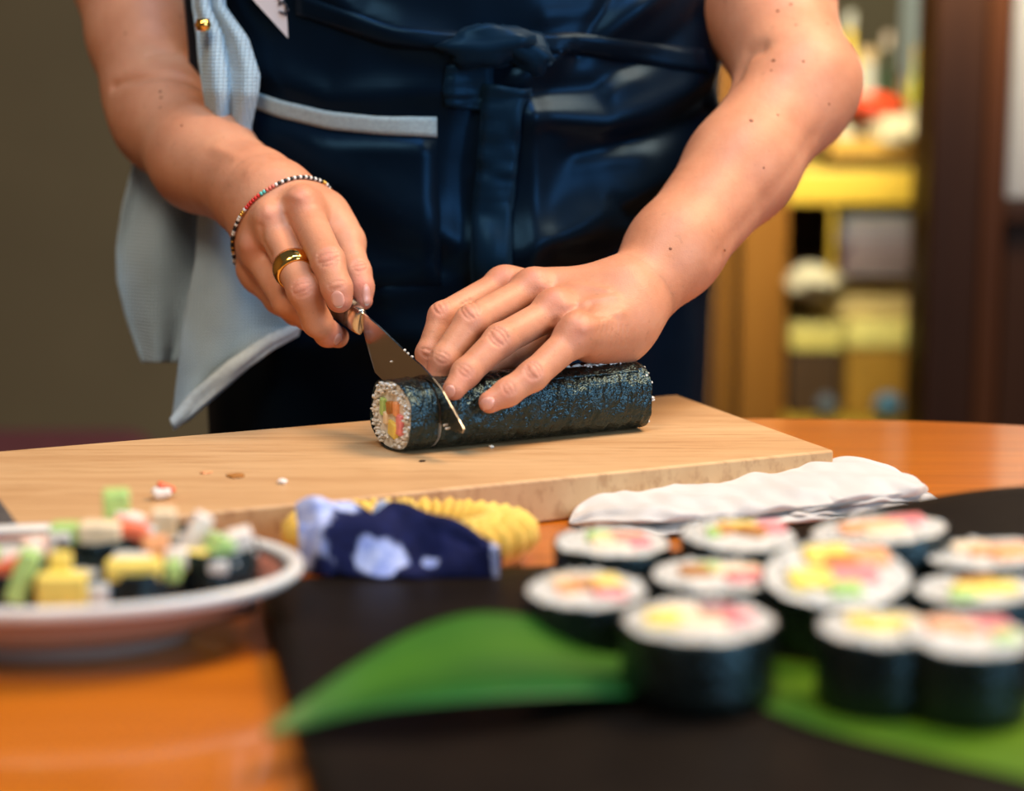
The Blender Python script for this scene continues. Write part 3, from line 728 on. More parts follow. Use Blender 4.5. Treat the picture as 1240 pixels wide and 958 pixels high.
hem = panel('hem', [(0, 330, 398, 351, 378, 1.4810), (0, 362, 406, 366, 388, 1.4810), (0, 330, 424, 322, 406, 1.4800), (0, 285, 458, 276, 438, 1.4800), (0, 240, 498, 230, 477, 1.4800), (0, 210, 522, 206, 508, 1.4800)][1:], HEM, cloth, .0015, 1, 0, 40, 6, .004)
hem['label'] = 'smooth lighter hem along the lower edge'
mk('gold_clip', lathe_data(P(246, 30, 1.436)-Vector((0, 0, .005)), [(0, 0), (.0045, .001), (.006, .005), (.0045, .009), (0, .010)], 16), GOLD, cloth)
# ---- paper tag at the top of the apron
pts2 = [(371, 71), (303, -4), (262, -60), (320, -95), (352, -10)]
D_ = 1.455; fr = [P(x, y, D_-.00004*(70-y)) for x, y in pts2]; bk = [p+FWD*.0006 for p in fr]; k = len(fr)
ntag = mk('name_tag', (fr+bk, [tuple(range(k)), tuple(range(2*k-1, k-1, -1))]+[(i, (i+1) % k, k+(i+1) % k, k+i) for i in range(k)]), PAPER, smooth=False)
tag(ntag, 'pointed off-white name tag with dark handwriting on the apron bib', 'tag')
for (x0, y0, x1, y1) in ((333, -6, 339, 4), (337, 6, 343, 0), (343, 2, 346, 12), (338, 14, 346, 18), (330, -14, 336, -10), (325, -25, 332, -18), (344, 16, 349, 10), (318, -34, 325, -28)):
    mk('handwriting', tube_data([P(x0, y0, D_-.0035), P((x0+x1)/2+2, (y0+y1)/2, D_-.0035), P(x1, y1, D_-.0035)], .0008, 6), INK, ntag)
# ------------------------------------------------------------------ the setting
def struct(name, data, mat, **k): return tag(mk(name, data, mat, smooth=False, **k), kind='structure')
WALL = plain('olive_grey_plaster', (.170, .130, .066), .9, .06, 3, .15, 90, .002)
struct('floor', box_data((0, 2.0, -.05), 7, 7, .1), wood('brown_floor', (.08, .04, .02), (.12, .06, .03), (.15, .08, .04), .5, (1.5, 14, 14)))
struct('wall_back', box_data((-1.3, 4.25, 1.35), 4.2, .1, 2.7), WALL)
struct('wall_left', box_data((-2.4, 1.6, 1.35), .1, 5.2, 2.7), plain('warm_brown_wall', (.34, .20, .09), .8, .1, 3))
struct('wall_back', box_data((2.05, 4.25, 1.35), 2.5, .1, 2.7), plain('pale_green_wall', (.62, .68, .60), .9, .04, 3))
DARKW = wood('dark_brown_wood', (.018, .0055, .0015), (.026, .0080, .002), (.036, .0115, .003), .5, (8, 8, .6), spec=.15)
MIDW = wood('red_brown_wood', (.042, .011, .0018), (.055, .015, .0024), (.07, .021, .0035), .5, (8, 8, .6), spec=.15)
def column(name, x0, x1, d, mat, z0=0.0, z1=2.7, dep=.08):
    a = P(x0, 480, d); c = P(x1, 480, d); y = (a.y+c.y)/2
    return struct(name, box_data(((a.x+c.x)/2, y+dep/2, (z0+z1)/2), c.x-a.x, dep, z1-z0), mat, bevel=.004)
column('trim_1', 1117, 1178, 2.6, DARKW, dep=.12); column('trim_2', 1178, 1207, 2.62, MIDW, dep=.10)
# panelled wall right of the post: white upper panel over brown boards
zc = P(1225, 242, 2.6).z
column('wall_right', 1207, 1800, 2.66, plain('white_panel', (.30, .285, .27), .7, .03, 5), zc, 2.7, .05)
column('trim_3', 1205, 1800, 2.63, DARKW, zc-.03, zc, .09)
column('trim_4', 1207, 1800, 2.66, wood('brown_wainscot', (.022, .007, .002), (.032, .010, .0025), (.042, .014, .0035), .5, (5, 5, .5), spec=.15), 0, zc-.03, .05)

# ---- shelf unit between the wood boards and the post
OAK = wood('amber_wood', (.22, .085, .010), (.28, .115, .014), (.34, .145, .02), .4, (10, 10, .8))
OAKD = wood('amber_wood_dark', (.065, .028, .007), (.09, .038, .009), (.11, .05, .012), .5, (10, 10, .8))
SHELFW = wood('yellow_shelf_wood', (.52, .33, .03), (.62, .41, .045), (.70, .48, .07), .4, (.8, 10, 10))
def X(px, d): return P(px, 480, d).x
def Z(py, d): return P(620, py, d).z
yf = P(900, 480, 3.0).y
unit = thing('shelf_unit', 'amber wooden shelf unit with open shelves in the back of the room', 'shelf', (X(980, 3.0), yf+.15, 0))
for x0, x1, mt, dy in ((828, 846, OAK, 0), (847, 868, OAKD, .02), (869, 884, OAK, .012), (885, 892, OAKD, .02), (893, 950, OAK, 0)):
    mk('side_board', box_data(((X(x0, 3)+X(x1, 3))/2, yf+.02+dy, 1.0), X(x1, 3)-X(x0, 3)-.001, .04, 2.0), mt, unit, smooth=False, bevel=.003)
mk('side_board', box_data((X(1160, 3.0), yf+.12, 1.0), .03, .30, 2.0), OAK, unit, smooth=False, bevel=.003)
mk('shelf', box_data((X(1055, 3), yf+.14, (Z(203, 3)+Z(244, 3))/2), .27, .28, Z(203, 3)-Z(244, 3)), SHELFW, unit, smooth=False, bevel=.004)
mk('shelf', box_data((X(1055, 3), yf+.09, Z(505, 3)-.015), .27, .38, .03), SHELFW, unit, smooth=False, bevel=.004)
mk('shelf', box_data((X(1055, 3), yf+.16, Z(330, 3)-.010), .27, .24, .016), OAKD, unit, smooth=False, bevel=.003)
mk('back_panel', box_data((X(1055, 3), yf+.29, (Z(505, 3)+Z(244, 3))/2), .27, .015, Z(244, 3)-Z(505, 3)), plain('dark_back_panel', (.035, .018, .006), .7), unit, smooth=False)
mk('rail', box_data((X(1003, 2.98), yf-.012, (Z(330, 3)+Z(250, 3))/2), .007, .012, Z(246, 3)-Z(330, 3)), SHELFW, unit, smooth=False, bevel=.002)

def bottle(name, px, top, bot, wpx, d, mat, capm, label, cat='bottle', neck=.35, grp=None):
    c = P(px, bot, d); h = (bot-top)*pxm(d); r = wpx*pxm(d)/2
    o = thing(name, label, cat, (c.x, c.y, c.z), grp)
    mk('glass', lathe_data(c, [(0, 0), (r*.95, 0), (r, h*.03), (r, h*.55), (r*.85, h*.66), (r*neck, h*.78), (r*neck, h*.9), (0, h*.9)], 20), mat, o)
    mk('cap', lathe_data(c, [(r*neck*1.15, h*.88), (r*neck*1.15, h), (0, h)], 16), capm, o)
    mk('paper_label', lathe_data(c, [(r*1.01, h*.15), (r*1.02, h*.16), (r*1.02, h*.48), (r*1.01, h*.49)], 20), plain('label_paper', (.6, .55, .4), .7), o)
    return o
yel = plain('yellow_plastic', (.72, .50, .05), .35); grn = plain('dark_green_glass', (.03, .06, .03), .15); gry = plain('grey_stoneware', (.42, .42, .36), .5)
bot_z = 200
bottle('bottle', 1024, 18, bot_z-8, 28, 3.02, yel, gry, 'yellow squeeze bottle on the shelf just beside the bare elbow')
bottle('jar', 1047, 60, bot_z-6, 26, 3.05, gry, plain('tan_lid', (.45, .32, .16), .5), 'grey stoneware jar standing on the shelf behind the red packet', 'jar', .7)
bottle('bottle', 1070, 42, bot_z-5, 22, 3.08, grn, plain('pale_cap', (.55, .45, .35), .5), 'dark green glass bottle between the grey jar and the brown bottle')
bottle('bottle', 1088, 86, bot_z-4, 18, 3.0, plain('brown_glass', (.20, .09, .02), .2), plain('dark_cap', (.06, .02, .01), .5), 'small brown bottle with a dark cap among the shelf bottles')
bottle('bottle', 1107, 58, bot_z-4, 24, 3.06, plain('lime_plastic', (.62, .60, .05), .35), yel, 'lime yellow bottle standing next to the dark post')
c = P(1060, 197, 2.99); tr = thing('tray', 'shallow amber wooden tray on the yellow shelf', 'tray', tuple(c))
TRW = wood('tray_wood', (.40, .22, .04), (.48, .28, .05), (.55, .33, .07), .45, (1, 12, 12))
tw = 118*pxm(3)
mk('base', box_data(c+Vector((0, .02, .006)), tw, .10, .012), DARKW, tr, smooth=False, bevel=.002)
mk('rim', box_data(c+Vector((0, -.03, .024)), tw, .010, .030), TRW, tr, smooth=False, bevel=.003)
mk('rim', box_data(c+Vector((0, .07, .024)), tw, .010, .030), TRW, tr, smooth=False, bevel=.003)
for s in (-1, 1): mk('rim', box_data(c+Vector((s*(tw/2-.005), .02, .024)), .010, .09, .030), TRW, tr, smooth=False, bevel=.003)
def lump(name, px, py, wpx, hpx, d, dep, mat, label, cat, seed, jit=.35, par=None):
    o = mk(name, sphere_data(P(px, py, d), wpx*pxm(d)/2, dep, hpx*pxm(d)/2, None, 22, 14, jit, seed), mat); tag(o, label, cat); return o
lump('packet', 1056, 128, 76, 28, 2.965, .028, plain('red_foil', (.75, .06, .015), .35), 'bright red crinkled packet lying on the things in the shelf tray', 'packet', 4)
lump('crumpled_paper', 1086, 156, 64, 34, 2.95, .03, plain('crumpled_cream_paper', (.72, .64, .42), .8), 'crumpled cream paper in the shelf tray below the red packet', 'paper', 9, .6)
for k in range(6):
    y0 = 328-k*12; mm = plain('book_cover', [(.09, .035, .04), (.12, .05, .065), (.10, .05, .08), (.13, .11, .17), (.15, .17, .22), (.10, .13, .14)][k], .6)
    c = P(1062-(k % 2)*3, y0-6, 3.03); o = thing('book', ['maroon book at the bottom of the shelf stack', 'dark red book second from the bottom of the stack', 'plum book in the lower middle of the stack', 'lilac grey book in the upper middle of the stack', 'pale grey book second from the top of the stack', 'grey green book on top of the shelf stack'][k], 'book', tuple(c), 'books stacked under the yellow shelf')
    mk('cover', box_data(c, 102*pxm(3)-(k % 3)*.006, .143, .0135), mm, o, smooth=False, bevel=.002)
    mk('pages', box_data(c+Vector((0, -.0706, 0)), 96*pxm(3)-(k % 3)*.006, .002, .009), plain('pages', (.20, .16, .15), .8), o, smooth=False)
def crate(name, x0, x1, y0, y1, d, mat, lidm, label, cat, lid=.25):
    a = P(x0, y1, d); b_ = P(x1, y0, d); c = (a+b_)/2; o = thing(name, label, cat, (c.x, c.y, a.z)); h = b_.z-a.z; wd = b_.x-a.x
    mk('box_body', box_data((c.x, c.y+.08, a.z+h*(1-lid)/2), wd*.98, .16, h*(1-lid)), mat, o, smooth=False, bevel=.004)
    mk('lid', box_data((c.x, c.y+.08, b_.z-h*lid/2), wd, .17, h*lid), lidm, o, smooth=False, bevel=.005); return o
BEI = plain('beige_card', (.55, .41, .16), .7)
crate('storage_box', 985, 1113, 338, 386, 3.0, BEI, BEI, 'beige cardboard box on the bright yellow chest', 'box', .2)
crate('storage_chest', 1024, 1113, 388, 504, 3.0, plain('amber_box', (.46, .24, .03), .5), plain('bright_yellow_lid', (.85, .74, .22), .4), 'amber chest with a bright yellow lid on the lowest shelf', 'chest', .28)
crate('storage_chest', 955, 1020, 390, 504, 3.0, plain('dark_box', (.07, .035, .012), .6), plain('yellow_lid', (.70, .60, .16), .4), 'dark brown chest with a yellow lid left of the amber chest', 'chest', .30)
lump('folded_cloth', 982, 342, 66, 38, 2.97, .05, plain('cream_cloth', (.58, .53, .36), .9), 'cream folded cloth beside the beige box', 'cloth', 11)
lump('yarn_ball', 1075, 491, 34, 32, 2.95, .02, plain('blue_wool', (.10, .28, .42), .6), 'round blue ball in front of the amber chest', 'ball', 2, .1)
lump('small_jug', 1000, 492, 26, 30, 2.95, .016, plain('slate_glaze', (.12, .15, .17), .4), 'slate grey little jug in front of the dark chest', 'jug', 6, .1)
# cushioned bench at the left
cc = P(20, 545, 2.3)
bench = thing('bench', 'low bench with a dark red padded seat behind the table', 'bench', (cc.x, cc.y+.2, 0))
zt = P(30, 518, 2.72).z
mk('seat_cushion', (lambda dd: dd)(box_data((cc.x-.16, cc.y+.22, zt-.05), .50, .45, .10)), plain('maroon_fabric', (.105, .022, .030), .9, .3, 60, .4, 700, .001), bench, bevel=.045, seg=5)
mk('seat_base', box_data((cc.x-.16, cc.y+.22, zt-.13), .47, .42, .06), DARKW, bench, smooth=False, bevel=.004)
for sx in (-1, 1):
    for sy in (-1, 1): mk('leg', box_data((cc.x-.16+sx*.2, cc.y+.22+sy*.17, (zt-.16)/2), .045, .045, zt-.16), DARKW, bench, smooth=False, bevel=.003)

# ------------------------------------------------------------------ table and board
TABW = wood('orange_varnished_wood', (.36, .088, .003), (.45, .120, .004), (.53, .155, .007), .32, (1.6, 26, 26), .2, coat=.55, coatr=.08, bump=.05)
TC = (.187, .785); TR = .705
table = thing('round_table', 'round table with glossy orange varnished wood top', 'table', (TC[0], TC[1], 0))
mk('tabletop', lathe_data((TC[0], TC[1], TZ), [(0, -.032), (TR-.012, -.032), (TR-.002, -.024), (TR, -.012), (TR-.001, -.004), (TR-.005, 0), (0, 0)], 160), TABW, table).data.set_sharp_from_angle(angle=.5)
mk('apron_ring', lathe_data((TC[0], TC[1], TZ), [(TR-.14, -.032), (TR-.14, -.09), (TR-.16, -.09), (TR-.16, -.032)], 96), TABW, table)
mk('pedestal', lathe_data((TC[0], TC[1], 0), [(0, .718), (.10, .718), (.09, .66), (.055, .6), (.05, .35), (.07, .2), (.10, .14), (.10, .08), (0, .08)], 40), TABW, table)
for k in range(4):
    a = PI/4+k*PI/2; u = Vector((math.cos(a), math.sin(a), 0)); p0 = Vector((TC[0], TC[1], .11))
    mk('leg', tube_data([p0+u*.05, p0+u*.2+Vector((0, 0, -.02)), p0+u*.36+Vector((0, 0, -.07)), p0+u*.42+Vector((0, 0, -.085))], [.04, .035, .028, .025], 12), TABW, table)
BZ = TZ+.027
c1, f0, c2 = G(1010, 545, BZ), G(330, 612.5, BZ), G(822, 477.5, BZ)
bu = (f0-c1).normalized(); bv = Vector((bu.y, -bu.x, 0)); bv = bv if bv.y > 0 else -bv
bdp = (c2-c1).dot(bv); BL = .64
bc = c1+bu*BL/2+bv*bdp/2; bang = math.atan2(-bu.y, -bu.x)
m = NT('pale_board_wood'); v = m.co((1.2, 22, 5), (0, 0, -bang)); f = m.noise(2.2, 5, .6, v, .5); g = m.noise(14, 4, .65, v); st = m.noise(9, 3, .6)
base = m.ramp(f, [(.25, (.45, .245, .108)), (.5, (.56, .335, .160)), (.75, (.64, .41, .21))])
base = m.mix(m.ramp(g, [(.5, (0, 0, 0)), (.66, (.6, .6, .6))]), base, (.36, .18, .07))
base = m.mix(m.ramp(st, [(.62, (0, 0, 0)), (.72, (.35, .35, .35))]), base, (.42, .20, .07))
m.set(base=base, rough=.45, spec=.4, normal=m.bump(g, .18, .0006))
board = thing('cutting_board', 'long pale wooden cutting board with scratches on the orange table', 'cutting board', (bc.x, bc.y, TZ))
mk('board_body', box_data((bc.x, bc.y, TZ+.0137), BL, bdp, .0266, bang), m.m, board, bevel=.0016, seg=2)
BU, BV_ = -bu, bv            # board axes: along (to the right/back), across (away)

# ---- the roll being cut
ra, rb_ = G(495, 552, BZ), G(785, 523, BZ); ax_ = (rb_-ra).normalized(); pv = Vector((-ax_.y, ax_.x, 0))
HA, HB = .0245, .0222; RL = (rb_-ra).length
r0 = ra+pv*.0195+Vector((0, 0, HB+.0004))
roll = thing('seaweed_roll', 'long black seaweed sushi roll being sliced under the hand on the cutting board', 'sushi roll', (r0.x+ax_.x*RL/2, r0.y+ax_.y*RL/2, BZ))
def nori_mat():
    m = NT('nori'); n1 = m.noise(90, 4, .65); n2 = m.noise(330, 3, .7); st = m.noise(1, 3, .6, m.co((60, 60, 320)))
    m.set(base=m.ramp(n1, [(.35, (.0022, .0028, .0025)), (.6, (.006, .0075, .006)), (.75, (.014, .012, .007))]), rough=m.ramp(n1, [(.3, (.16,)*3), (.7, (.34,)*3)]), spec=.62, spect=(.52, .86, 1.0, 1),  # cyan of the daylight glints is put into the specular tint
          normal=m.bump(n2, .30, .0012, m.bump(n1, .8, .0045))); return m.m
NORI = nori_mat()
EGG = plain('yellow_egg', (.84, .64, .13), .45, .12, 120, .3, 500, .0005, sss=.1, ssss=.003)
CUC = plain('green_cucumber', (.44, .64, .20), .3, .15, 160, .2, 400, .0004, sss=.15, ssss=.004); CUCS = plain('cucumber_skin', (.05, .17, .03), .35)
CRAB = plain('red_crab_stick', (.82, .16, .07), .4, .15, 140, .2); CRABW = plain('white_crab_meat', (.86, .76, .68), .45, .06, 200, .3, 500, .0005)
SALM = plain('orange_salmon', (.86, .37, .16), .35, .15, 200, .2); PINK = plain('pink_fish', (.80, .24, .24), .35, .2, 220, .2); PLUM = plain('plum_pickle', (.28, .03, .06), .4, .2)
KAMP = plain('brown_gourd', (.42, .17, .035), .4, .25, 200, .2); PALE = plain('pale_filling', (.84, .66, .44), .45, .1, 180)
def sup(a, ex=2.5): return math.copysign(abs(math.cos(a))**(2/ex), math.cos(a)), math.copysign(abs(math.sin(a))**(2/ex), math.sin(a))
cpl = kn_.copy(); 
def cut_s(q):     # distance along the roll axis of the knife plane, for a point q off the axis
    return (TIP-q).dot(cpl)/ax_.dot(cpl)
def roll_pt(s, a, k=1.0, bumps=1.0):
    x, z = sup(a); zz = z*HB if z > 0 else z*HB*1.0
    q = r0+pv*(x*HA*k)+Vector((0, 0, zz*k))
    return q, Vector((pv.x*x/HA, pv.y*x/HA, z/HB)).normalized()
def nori_shell(name, s0, s1, cutL, cutR, n=120):
    rows = []
    for i in range(n):
        row = []; t = i/(n-1)
        for j in range(96):
            a = 2*PI*j/96; q, nn = roll_pt(0, a)
            lo = s0-.004+.0006*math.sin(a*5)-.15*(q-r0).dot(pv) if not cutL else cut_s(q)+.0012; hi = s1+.0012*mnoise.noise(Vector((a*2, 1, 7))) if not cutR else cut_s(q)-.0012
            s = lo+(hi-lo)*t; w_ = q+ax_*s
            b = .0006*mnoise.noise(w_*130)+.00075*mnoise.noise(Vector((s*330+a*1.5, a*2.6, 3)))+.0004*mnoise.noise(w_*380)
            row.append(w_+nn*b*(1 if q.z > r0.z-HB*.9 else .2))
        row.append(row[0]); rows.append(row)
    b = MB(); b.add(*grid_data(rows)); return b.build(name, NORI, roll, solid=.0005, off=-1)
nori_shell('nori_slice', 0, 0, False, True, 60); nori_shell('nori', 0, RL, True, False, 170)
def disc(name, sfn, side, mat, k=.965):
    c = r0+ax_*sfn(r0)+ax_*side*.0002; vs = [c]; N_ = 64
    for kk in (.5, 1.0):
        for j in range(N_):
            q, nn = roll_pt(0, 2*PI*j/N_, k*kk); vs.append(q+ax_*(sfn(q)+side*(.0004*mnoise.noise(q*500))))
    fs = [(0, 1+j, 1+(j+1) % N_) for j in range(N_)]+[(1+j, 1+N_+j, 1+N_+(j+1) % N_, 1+(j+1) % N_) for j in range(N_)]
    return mk(name, (vs, fs), mat, roll)
disc('rice', lambda q: -.0028-.15*(q-r0).dot(pv), -1, RICE); disc('rice', lambda q: cut_s(q)-.0014, 1, RICE); disc('rice', lambda q: cut_s(q)+.0014, -1, RICE); disc('rice', lambda q: RL-.0012, 1, RICE)
def grains(name, parent, fn, count, l=.0027, r_=.0011):
    b = MB()
    for _ in range(count):
        q = fn(); b.add(*sphere_data(q, l*random.uniform(.8, 1.15), r_, r_, rot_rand(), 7, 5))
    return tag(b.build(name, RICE, parent), kind='stuff')
def ring_pt(s, rmin, rmax):
    a = random.uniform(0, 2*PI); k = random.uniform(rmin, rmax); q, _ = roll_pt(0, a, k); return q+ax_*(s-(.004+.15*(q-r0).dot(pv) if s < .05 else 0))
grains('rice_grains', roll, lambda: ring_pt(.0006+random.uniform(-.0008, .0008), .66, .92), 150)
grains('rice_grains', roll, lambda: ring_pt(RL-.0004+random.uniform(-.001, .0016), .40, .95), 200)
def fill_bar(name, u, w, du, dw, mat, s0=-.0012, s1=.012):
    kk = 1.35 if s0 < .05 else 1.0; u *= kk; w *= kk; du *= kk; dw *= kk
    c = r0+pv*u+Vector((0, 0, w))+ax_*((s0+s1)/2-(.004+.15*u if s0 < .05 else 0)); Rm = Matrix((ax_, pv, Vector((0, 0, 1)))).transposed()
    mk(name, box_data(c, abs(s1-s0), du, dw, R=Rm @ Matrix.Rotation(random.uniform(-.3, .3), 3, 'X')), mat, roll, bevel=.0012)
fill_bar('egg_strip', -.0015, -.0065, .0085, .0075, EGG); fill_bar('pink_fish', -.0075, -.0035, .0055, .010, PINK); fill_bar('cucumber_strip', .0075, .0030, .0040, .0085, CUC)
fill_bar('pickle_strip', .0010, .0035, .006, .006, KAMP); fill_bar('crab_strip', -.0045, .0035, .0045, .007, SALM); fill_bar('pale_strip', .0045, -.002, .004, .006, PALE)
fill_bar('cucumber_strip', .004, .0135, .0062, .010, CUC, RL-.008, RL+.0022); fill_bar('cucumber_skin', .004, .0195, .0062, .0016, CUCS, RL-.008, RL+.0022)
fill_bar('egg_strip', -.006, .004, .007, .006, EGG, RL-.008, RL+.001)
grains('rice_lump', roll, lambda: r0+ax_*(RL+random.uniform(-.001, .0028))+pv*random.uniform(-.013, -.006)+Vector((0, 0, random.uniform(-.014, -.004))), 26)
# rice pressed out along the seam on top of the roll
def seam():
    s = random.uniform(RL*.68, RL*.94); return r0+ax_*s+pv*(-.0075+random.uniform(-.0022, .0022))+Vector((0, 0, HB*.975+random.uniform(-.0008, .0016)))
grains('seam_rice', roll, seam, 75)
# flap of nori along the seam
rows = []
for i in range(40):
    s = RL*(.56+.40*i/39); rows.append([r0+ax_*s+pv*(-.010-.008*j/5+.0008*mnoise.noise(Vector((i*.4, 2, 2))))+Vector((0, 0, HB*.97+.0012-.0010*j+.0006*mnoise.noise(Vector((i*.5, j*.4, 0))))) for j in range(6)])
b = MB(); b.add(*grid_data(rows)); b.build('nori_flap', NORI, roll, solid=.0005, off=0)

# crumbs on the board
def crumb(name, px, py, wpx, mat, label, cat, hz=.4, seed=1, jit=.5, grp=None):
    p = G(px, py, BZ); r = wpx*pxm((p-CAM).dot(FWD))/2; o = mk(name, sphere_data(p+Vector((0, 0, r*hz*.9)), r, r*.8, r*hz, Matrix.Rotation(seed, 3, 'Z'), 12, 8, jit, seed), mat); tag(o, label, cat, grp); return o
cr = thing('crab_piece', 'little red and white piece of crab stick lying on the cutting board', 'crab stick', tuple(G(200, 603, BZ)))
q = G(199, 604, BZ)
mk('white_meat', box_data(q+Vector((-.0012, -.001, .0040)), .0115, .0085, .0070, R=Matrix.Rotation(.35, 3, 'Z') @ Matrix.Rotation(-.12, 3, 'Y')), CRABW, cr, bevel=.0028, seg=3); mk('red_skin', box_data(q+Vector((.0012, .0004, .0066)), .0105, .0080, .0038, R=Matrix.Rotation(.35, 3, 'Z') @ Matrix.Rotation(.42, 3, 'Y')), CRAB, cr, bevel=.0018, seg=3)
crumb('crumb', 342, 586, 13, CRABW, 'small pale pink crumb on the board near its front edge', 'crumb', .5, 3)
crumb('crumb', 250, 573, 16, SALM, 'flat orange smear of filling on the cutting board, the smaller of two', 'crumb', .12, 4)
crumb('crumb', 286, 577, 26, KAMP, 'flat orange smear of filling on the cutting board, the larger of two', 'crumb', .1, 5)
crumb('crumb', 595, 543, 7, RICE, 'single rice grain on the board in front of the roll', 'rice', .6, 6)
crumb('crumb', 511, 559, 9, DARKW, 'tiny dark nori crumb on the board below the roll end', 'crumb', .2, 7)
# dark blade lying over the left end of the board
a0, a1, a2 = G(-60, 520, BZ+.004), G(33, 651, BZ+.003), G(-70, 690, BZ+.003)
sp_ = thing('spatula', 'dark grey flat spatula whose corner lies on the left end of the board', 'spatula', tuple(G(-40, 640, BZ)))
tops = [G(-12, 590, BZ+.004), G(4, 610, BZ+.004), G(33, 650, BZ+.004), G(10, 662, BZ+.004), G(-60, 668, BZ+.004), G(-90, 610, BZ+.004)]
SLATE = plain('grey_slate', (.085, .075, .07), .45, .2, 60, .3, 300, .0005)
k = len(tops); mk('blade', (tops+[p-Vector((0, 0, .0032)) for p in tops], [tuple(range(k)), tuple(range(2*k-1, k-1, -1))]+[(i, (i+1) % k, k+(i+1) % k, k+i) for i in range(k)]), SLATE, sp_, smooth=False, bevel=.0006)
mk('handle', tube_data([G(-80, 625, BZ+.008), G(-150, 610, BZ+.010), G(-300, 580, BZ+.012)], [.006, .008, .008], 10), HANDLE, sp_)
# ------------------------------------------------------------------ yellow basket with the indigo cloth
yc = Vector(((497-620)*1.115/FPX, 1.078, TZ)); yr = 153*1.115/FPX
m = NT('yellow_pleated_cloth'); n1 = m.noise(30, 3); 
m.set(base=m.ramp(n1, [(.3, (.66, .38, .045)), (.5, (.76, .49, .075)), (.62, (.74, .54, .11)), (.70, (.50, .48, .09))]), rough=.7, sheen=.2, normal=m.bump(m.noise(350), .3, .0008)); YEL = m.m
def pl(r, z, a):
    k = yr; amp = .0022*math.sin(a*36+1.5*math.sin(a*7))*min(1, max(0, (r/k-.5)*3)); return r*(1+amp*3.0/.068*.3), z+amp*1.0
basket = thing('pleated_dish', 'yellow pleated cloth dish in front of the cutting board', 'dish', (yc.x, yc.y, TZ))
mk('outer_band', lathe_data((yc.x, yc.y, TZ), [(yr*.70, .001), (yr*.90, .004), (yr, .012), (yr*.98, .0215), (yr*.90, .0265), (yr*.78, .0255), (yr*.66, .019), (yr*.60, .012)], 230, 1, .62, .0, pl), YEL, basket)
mk('inner_frill', lathe_data((yc.x, yc.y, TZ), [(yr*.66, .0160), (yr*.70, .0275), (yr*.62, .0290), (yr*.55, .0235), (yr*.50, .010)], 230, 1, .62, .0, lambda r, z, a: (r*(1+.05*math.sin(a*40)), z+.0018*math.sin(a*40+1))), YEL, basket)
mk('dish_base', lathe_data((yc.x, yc.y, TZ), [(0, .001), (yr*.72, .001), (yr*.70, .010), (0, .009)], 60, 1, .62), YEL, basket)
m = NT('indigo_dyed_cloth'); n1 = m.noise(17, 2, .45, m.co((1, 1, 1), (.4, .2, .9)), .8); n2 = m.noise(130, 3)
pat = m.attr('undyed').outputs['Fac']
base = m.mix(pat, m.ramp(n2, [(.3, (.003, .005, .034)), (.7, (.006, .010, .062))]), m.ramp(n2, [(.35, (.26, .33, .68)), (.6, (.50, .56, .82))]))
m.set(base=base, rough=.9, spec=.2, normal=m.bump(m.noise(600), .3, .0006)); IND = m.m
def ind_rows():
    # far edge and near edge of the folded cloth, left to right: pixel, height above the table
    far = [(362, 632, .030), (385, 622, .036), (420, 628, .034), (450, 634, .032), (468, 614, .036), (490, 630, .033), (520, 650, .028), (560, 668, .022), (604, 690, .016)]
    near = [(368, 692, .010), (395, 698, .012), (430, 700, .012), (460, 702, .012), (490, 702, .012), (520, 704, .010), (550, 704, .010), (580, 703, .010), (604, 702, .010)]
    rows = []; nu, nv = 130, 60
    for i in range(nu):
        t = i/(nu-1)*8; k = min(int(t), 7); f = t-k; row = []
        A = G(*[far[k][q]*(1-f)+far[k+1][q]*f for q in (0, 1)], TZ+far[k][2]*(1-f)+far[k+1][2]*f); B = G(*[near[k][q]*(1-f)+near[k+1][q]*f for q in (0, 1)], TZ+near[k][2]*(1-f)+near[k+1][2]*f)
        for j in range(nv):
            s = j/(nv-1); p = A*(1-s)+B*s; bulge = .014*math.sin(PI*s)**.8+.0035*math.sin(s*9+i*.055)+.004*mnoise.noise(Vector((i*.042, s*4, 4)))
            row.append(p+Vector((0, 0, bulge*(1 if 0 < s < 1 else 0)-(0 if s > 0 else 0))))
        rows.append(row)
    return rows
ic = thing('indigo_cloth', 'dark indigo dyed cloth with pale blue patches folded on the yellow pleated dish', 'cloth', tuple(G(470, 670, TZ+.02)))
R_ = ind_rows(); b = MB(); b.add(*grid_data(R_)); fc = b.build('folded_cloth', IND, ic, solid=.003, off=-1)
und = []
for i in range(130):
    for j in range(60):
        t, s = i/129, j/59; wob = .25*mnoise.noise(Vector((t*14, s*6, 2)))+.12*mnoise.noise(Vector((t*50, s*20, 6))); v_ = 0
        for (ct, cs, rt, rs_) in ((.04, .30, .15, .75), (.19, .10, .11, .12), (.39, .84, .15, .135), (.44, .0, .06, .12), (.66, .86, .05, .08), (.985, .9, .03, .3), (.62, .12, .03, .06)):
            v_ = max(v_, min(1, max(0, (1+wob-math.hypot((t-ct)/rt, (s-cs)/rs_))*6)))
        und.append(v_)
at = fc.data.attributes.new('undyed', 'FLOAT', 'POINT'); at.data.foreach_set('value', und)
kn2 = G(467, 622, TZ+.036); mk('knotted_corner', sphere_data(kn2+Vector((0, -.002, -.002)), .0075, .006, .0085, None, 16, 10, .5, 3), plain('pale_indigo', (.42, .52, .80), .85, .35, 150), ic)
mk('knotted_corner', sphere_data(kn2+Vector((-.014, -.002, -.005)), .012, .006, .005, None, 16, 10, .5, 8), plain('pale_blue_white', (.60, .66, .80), .85, .3, 150), ic)

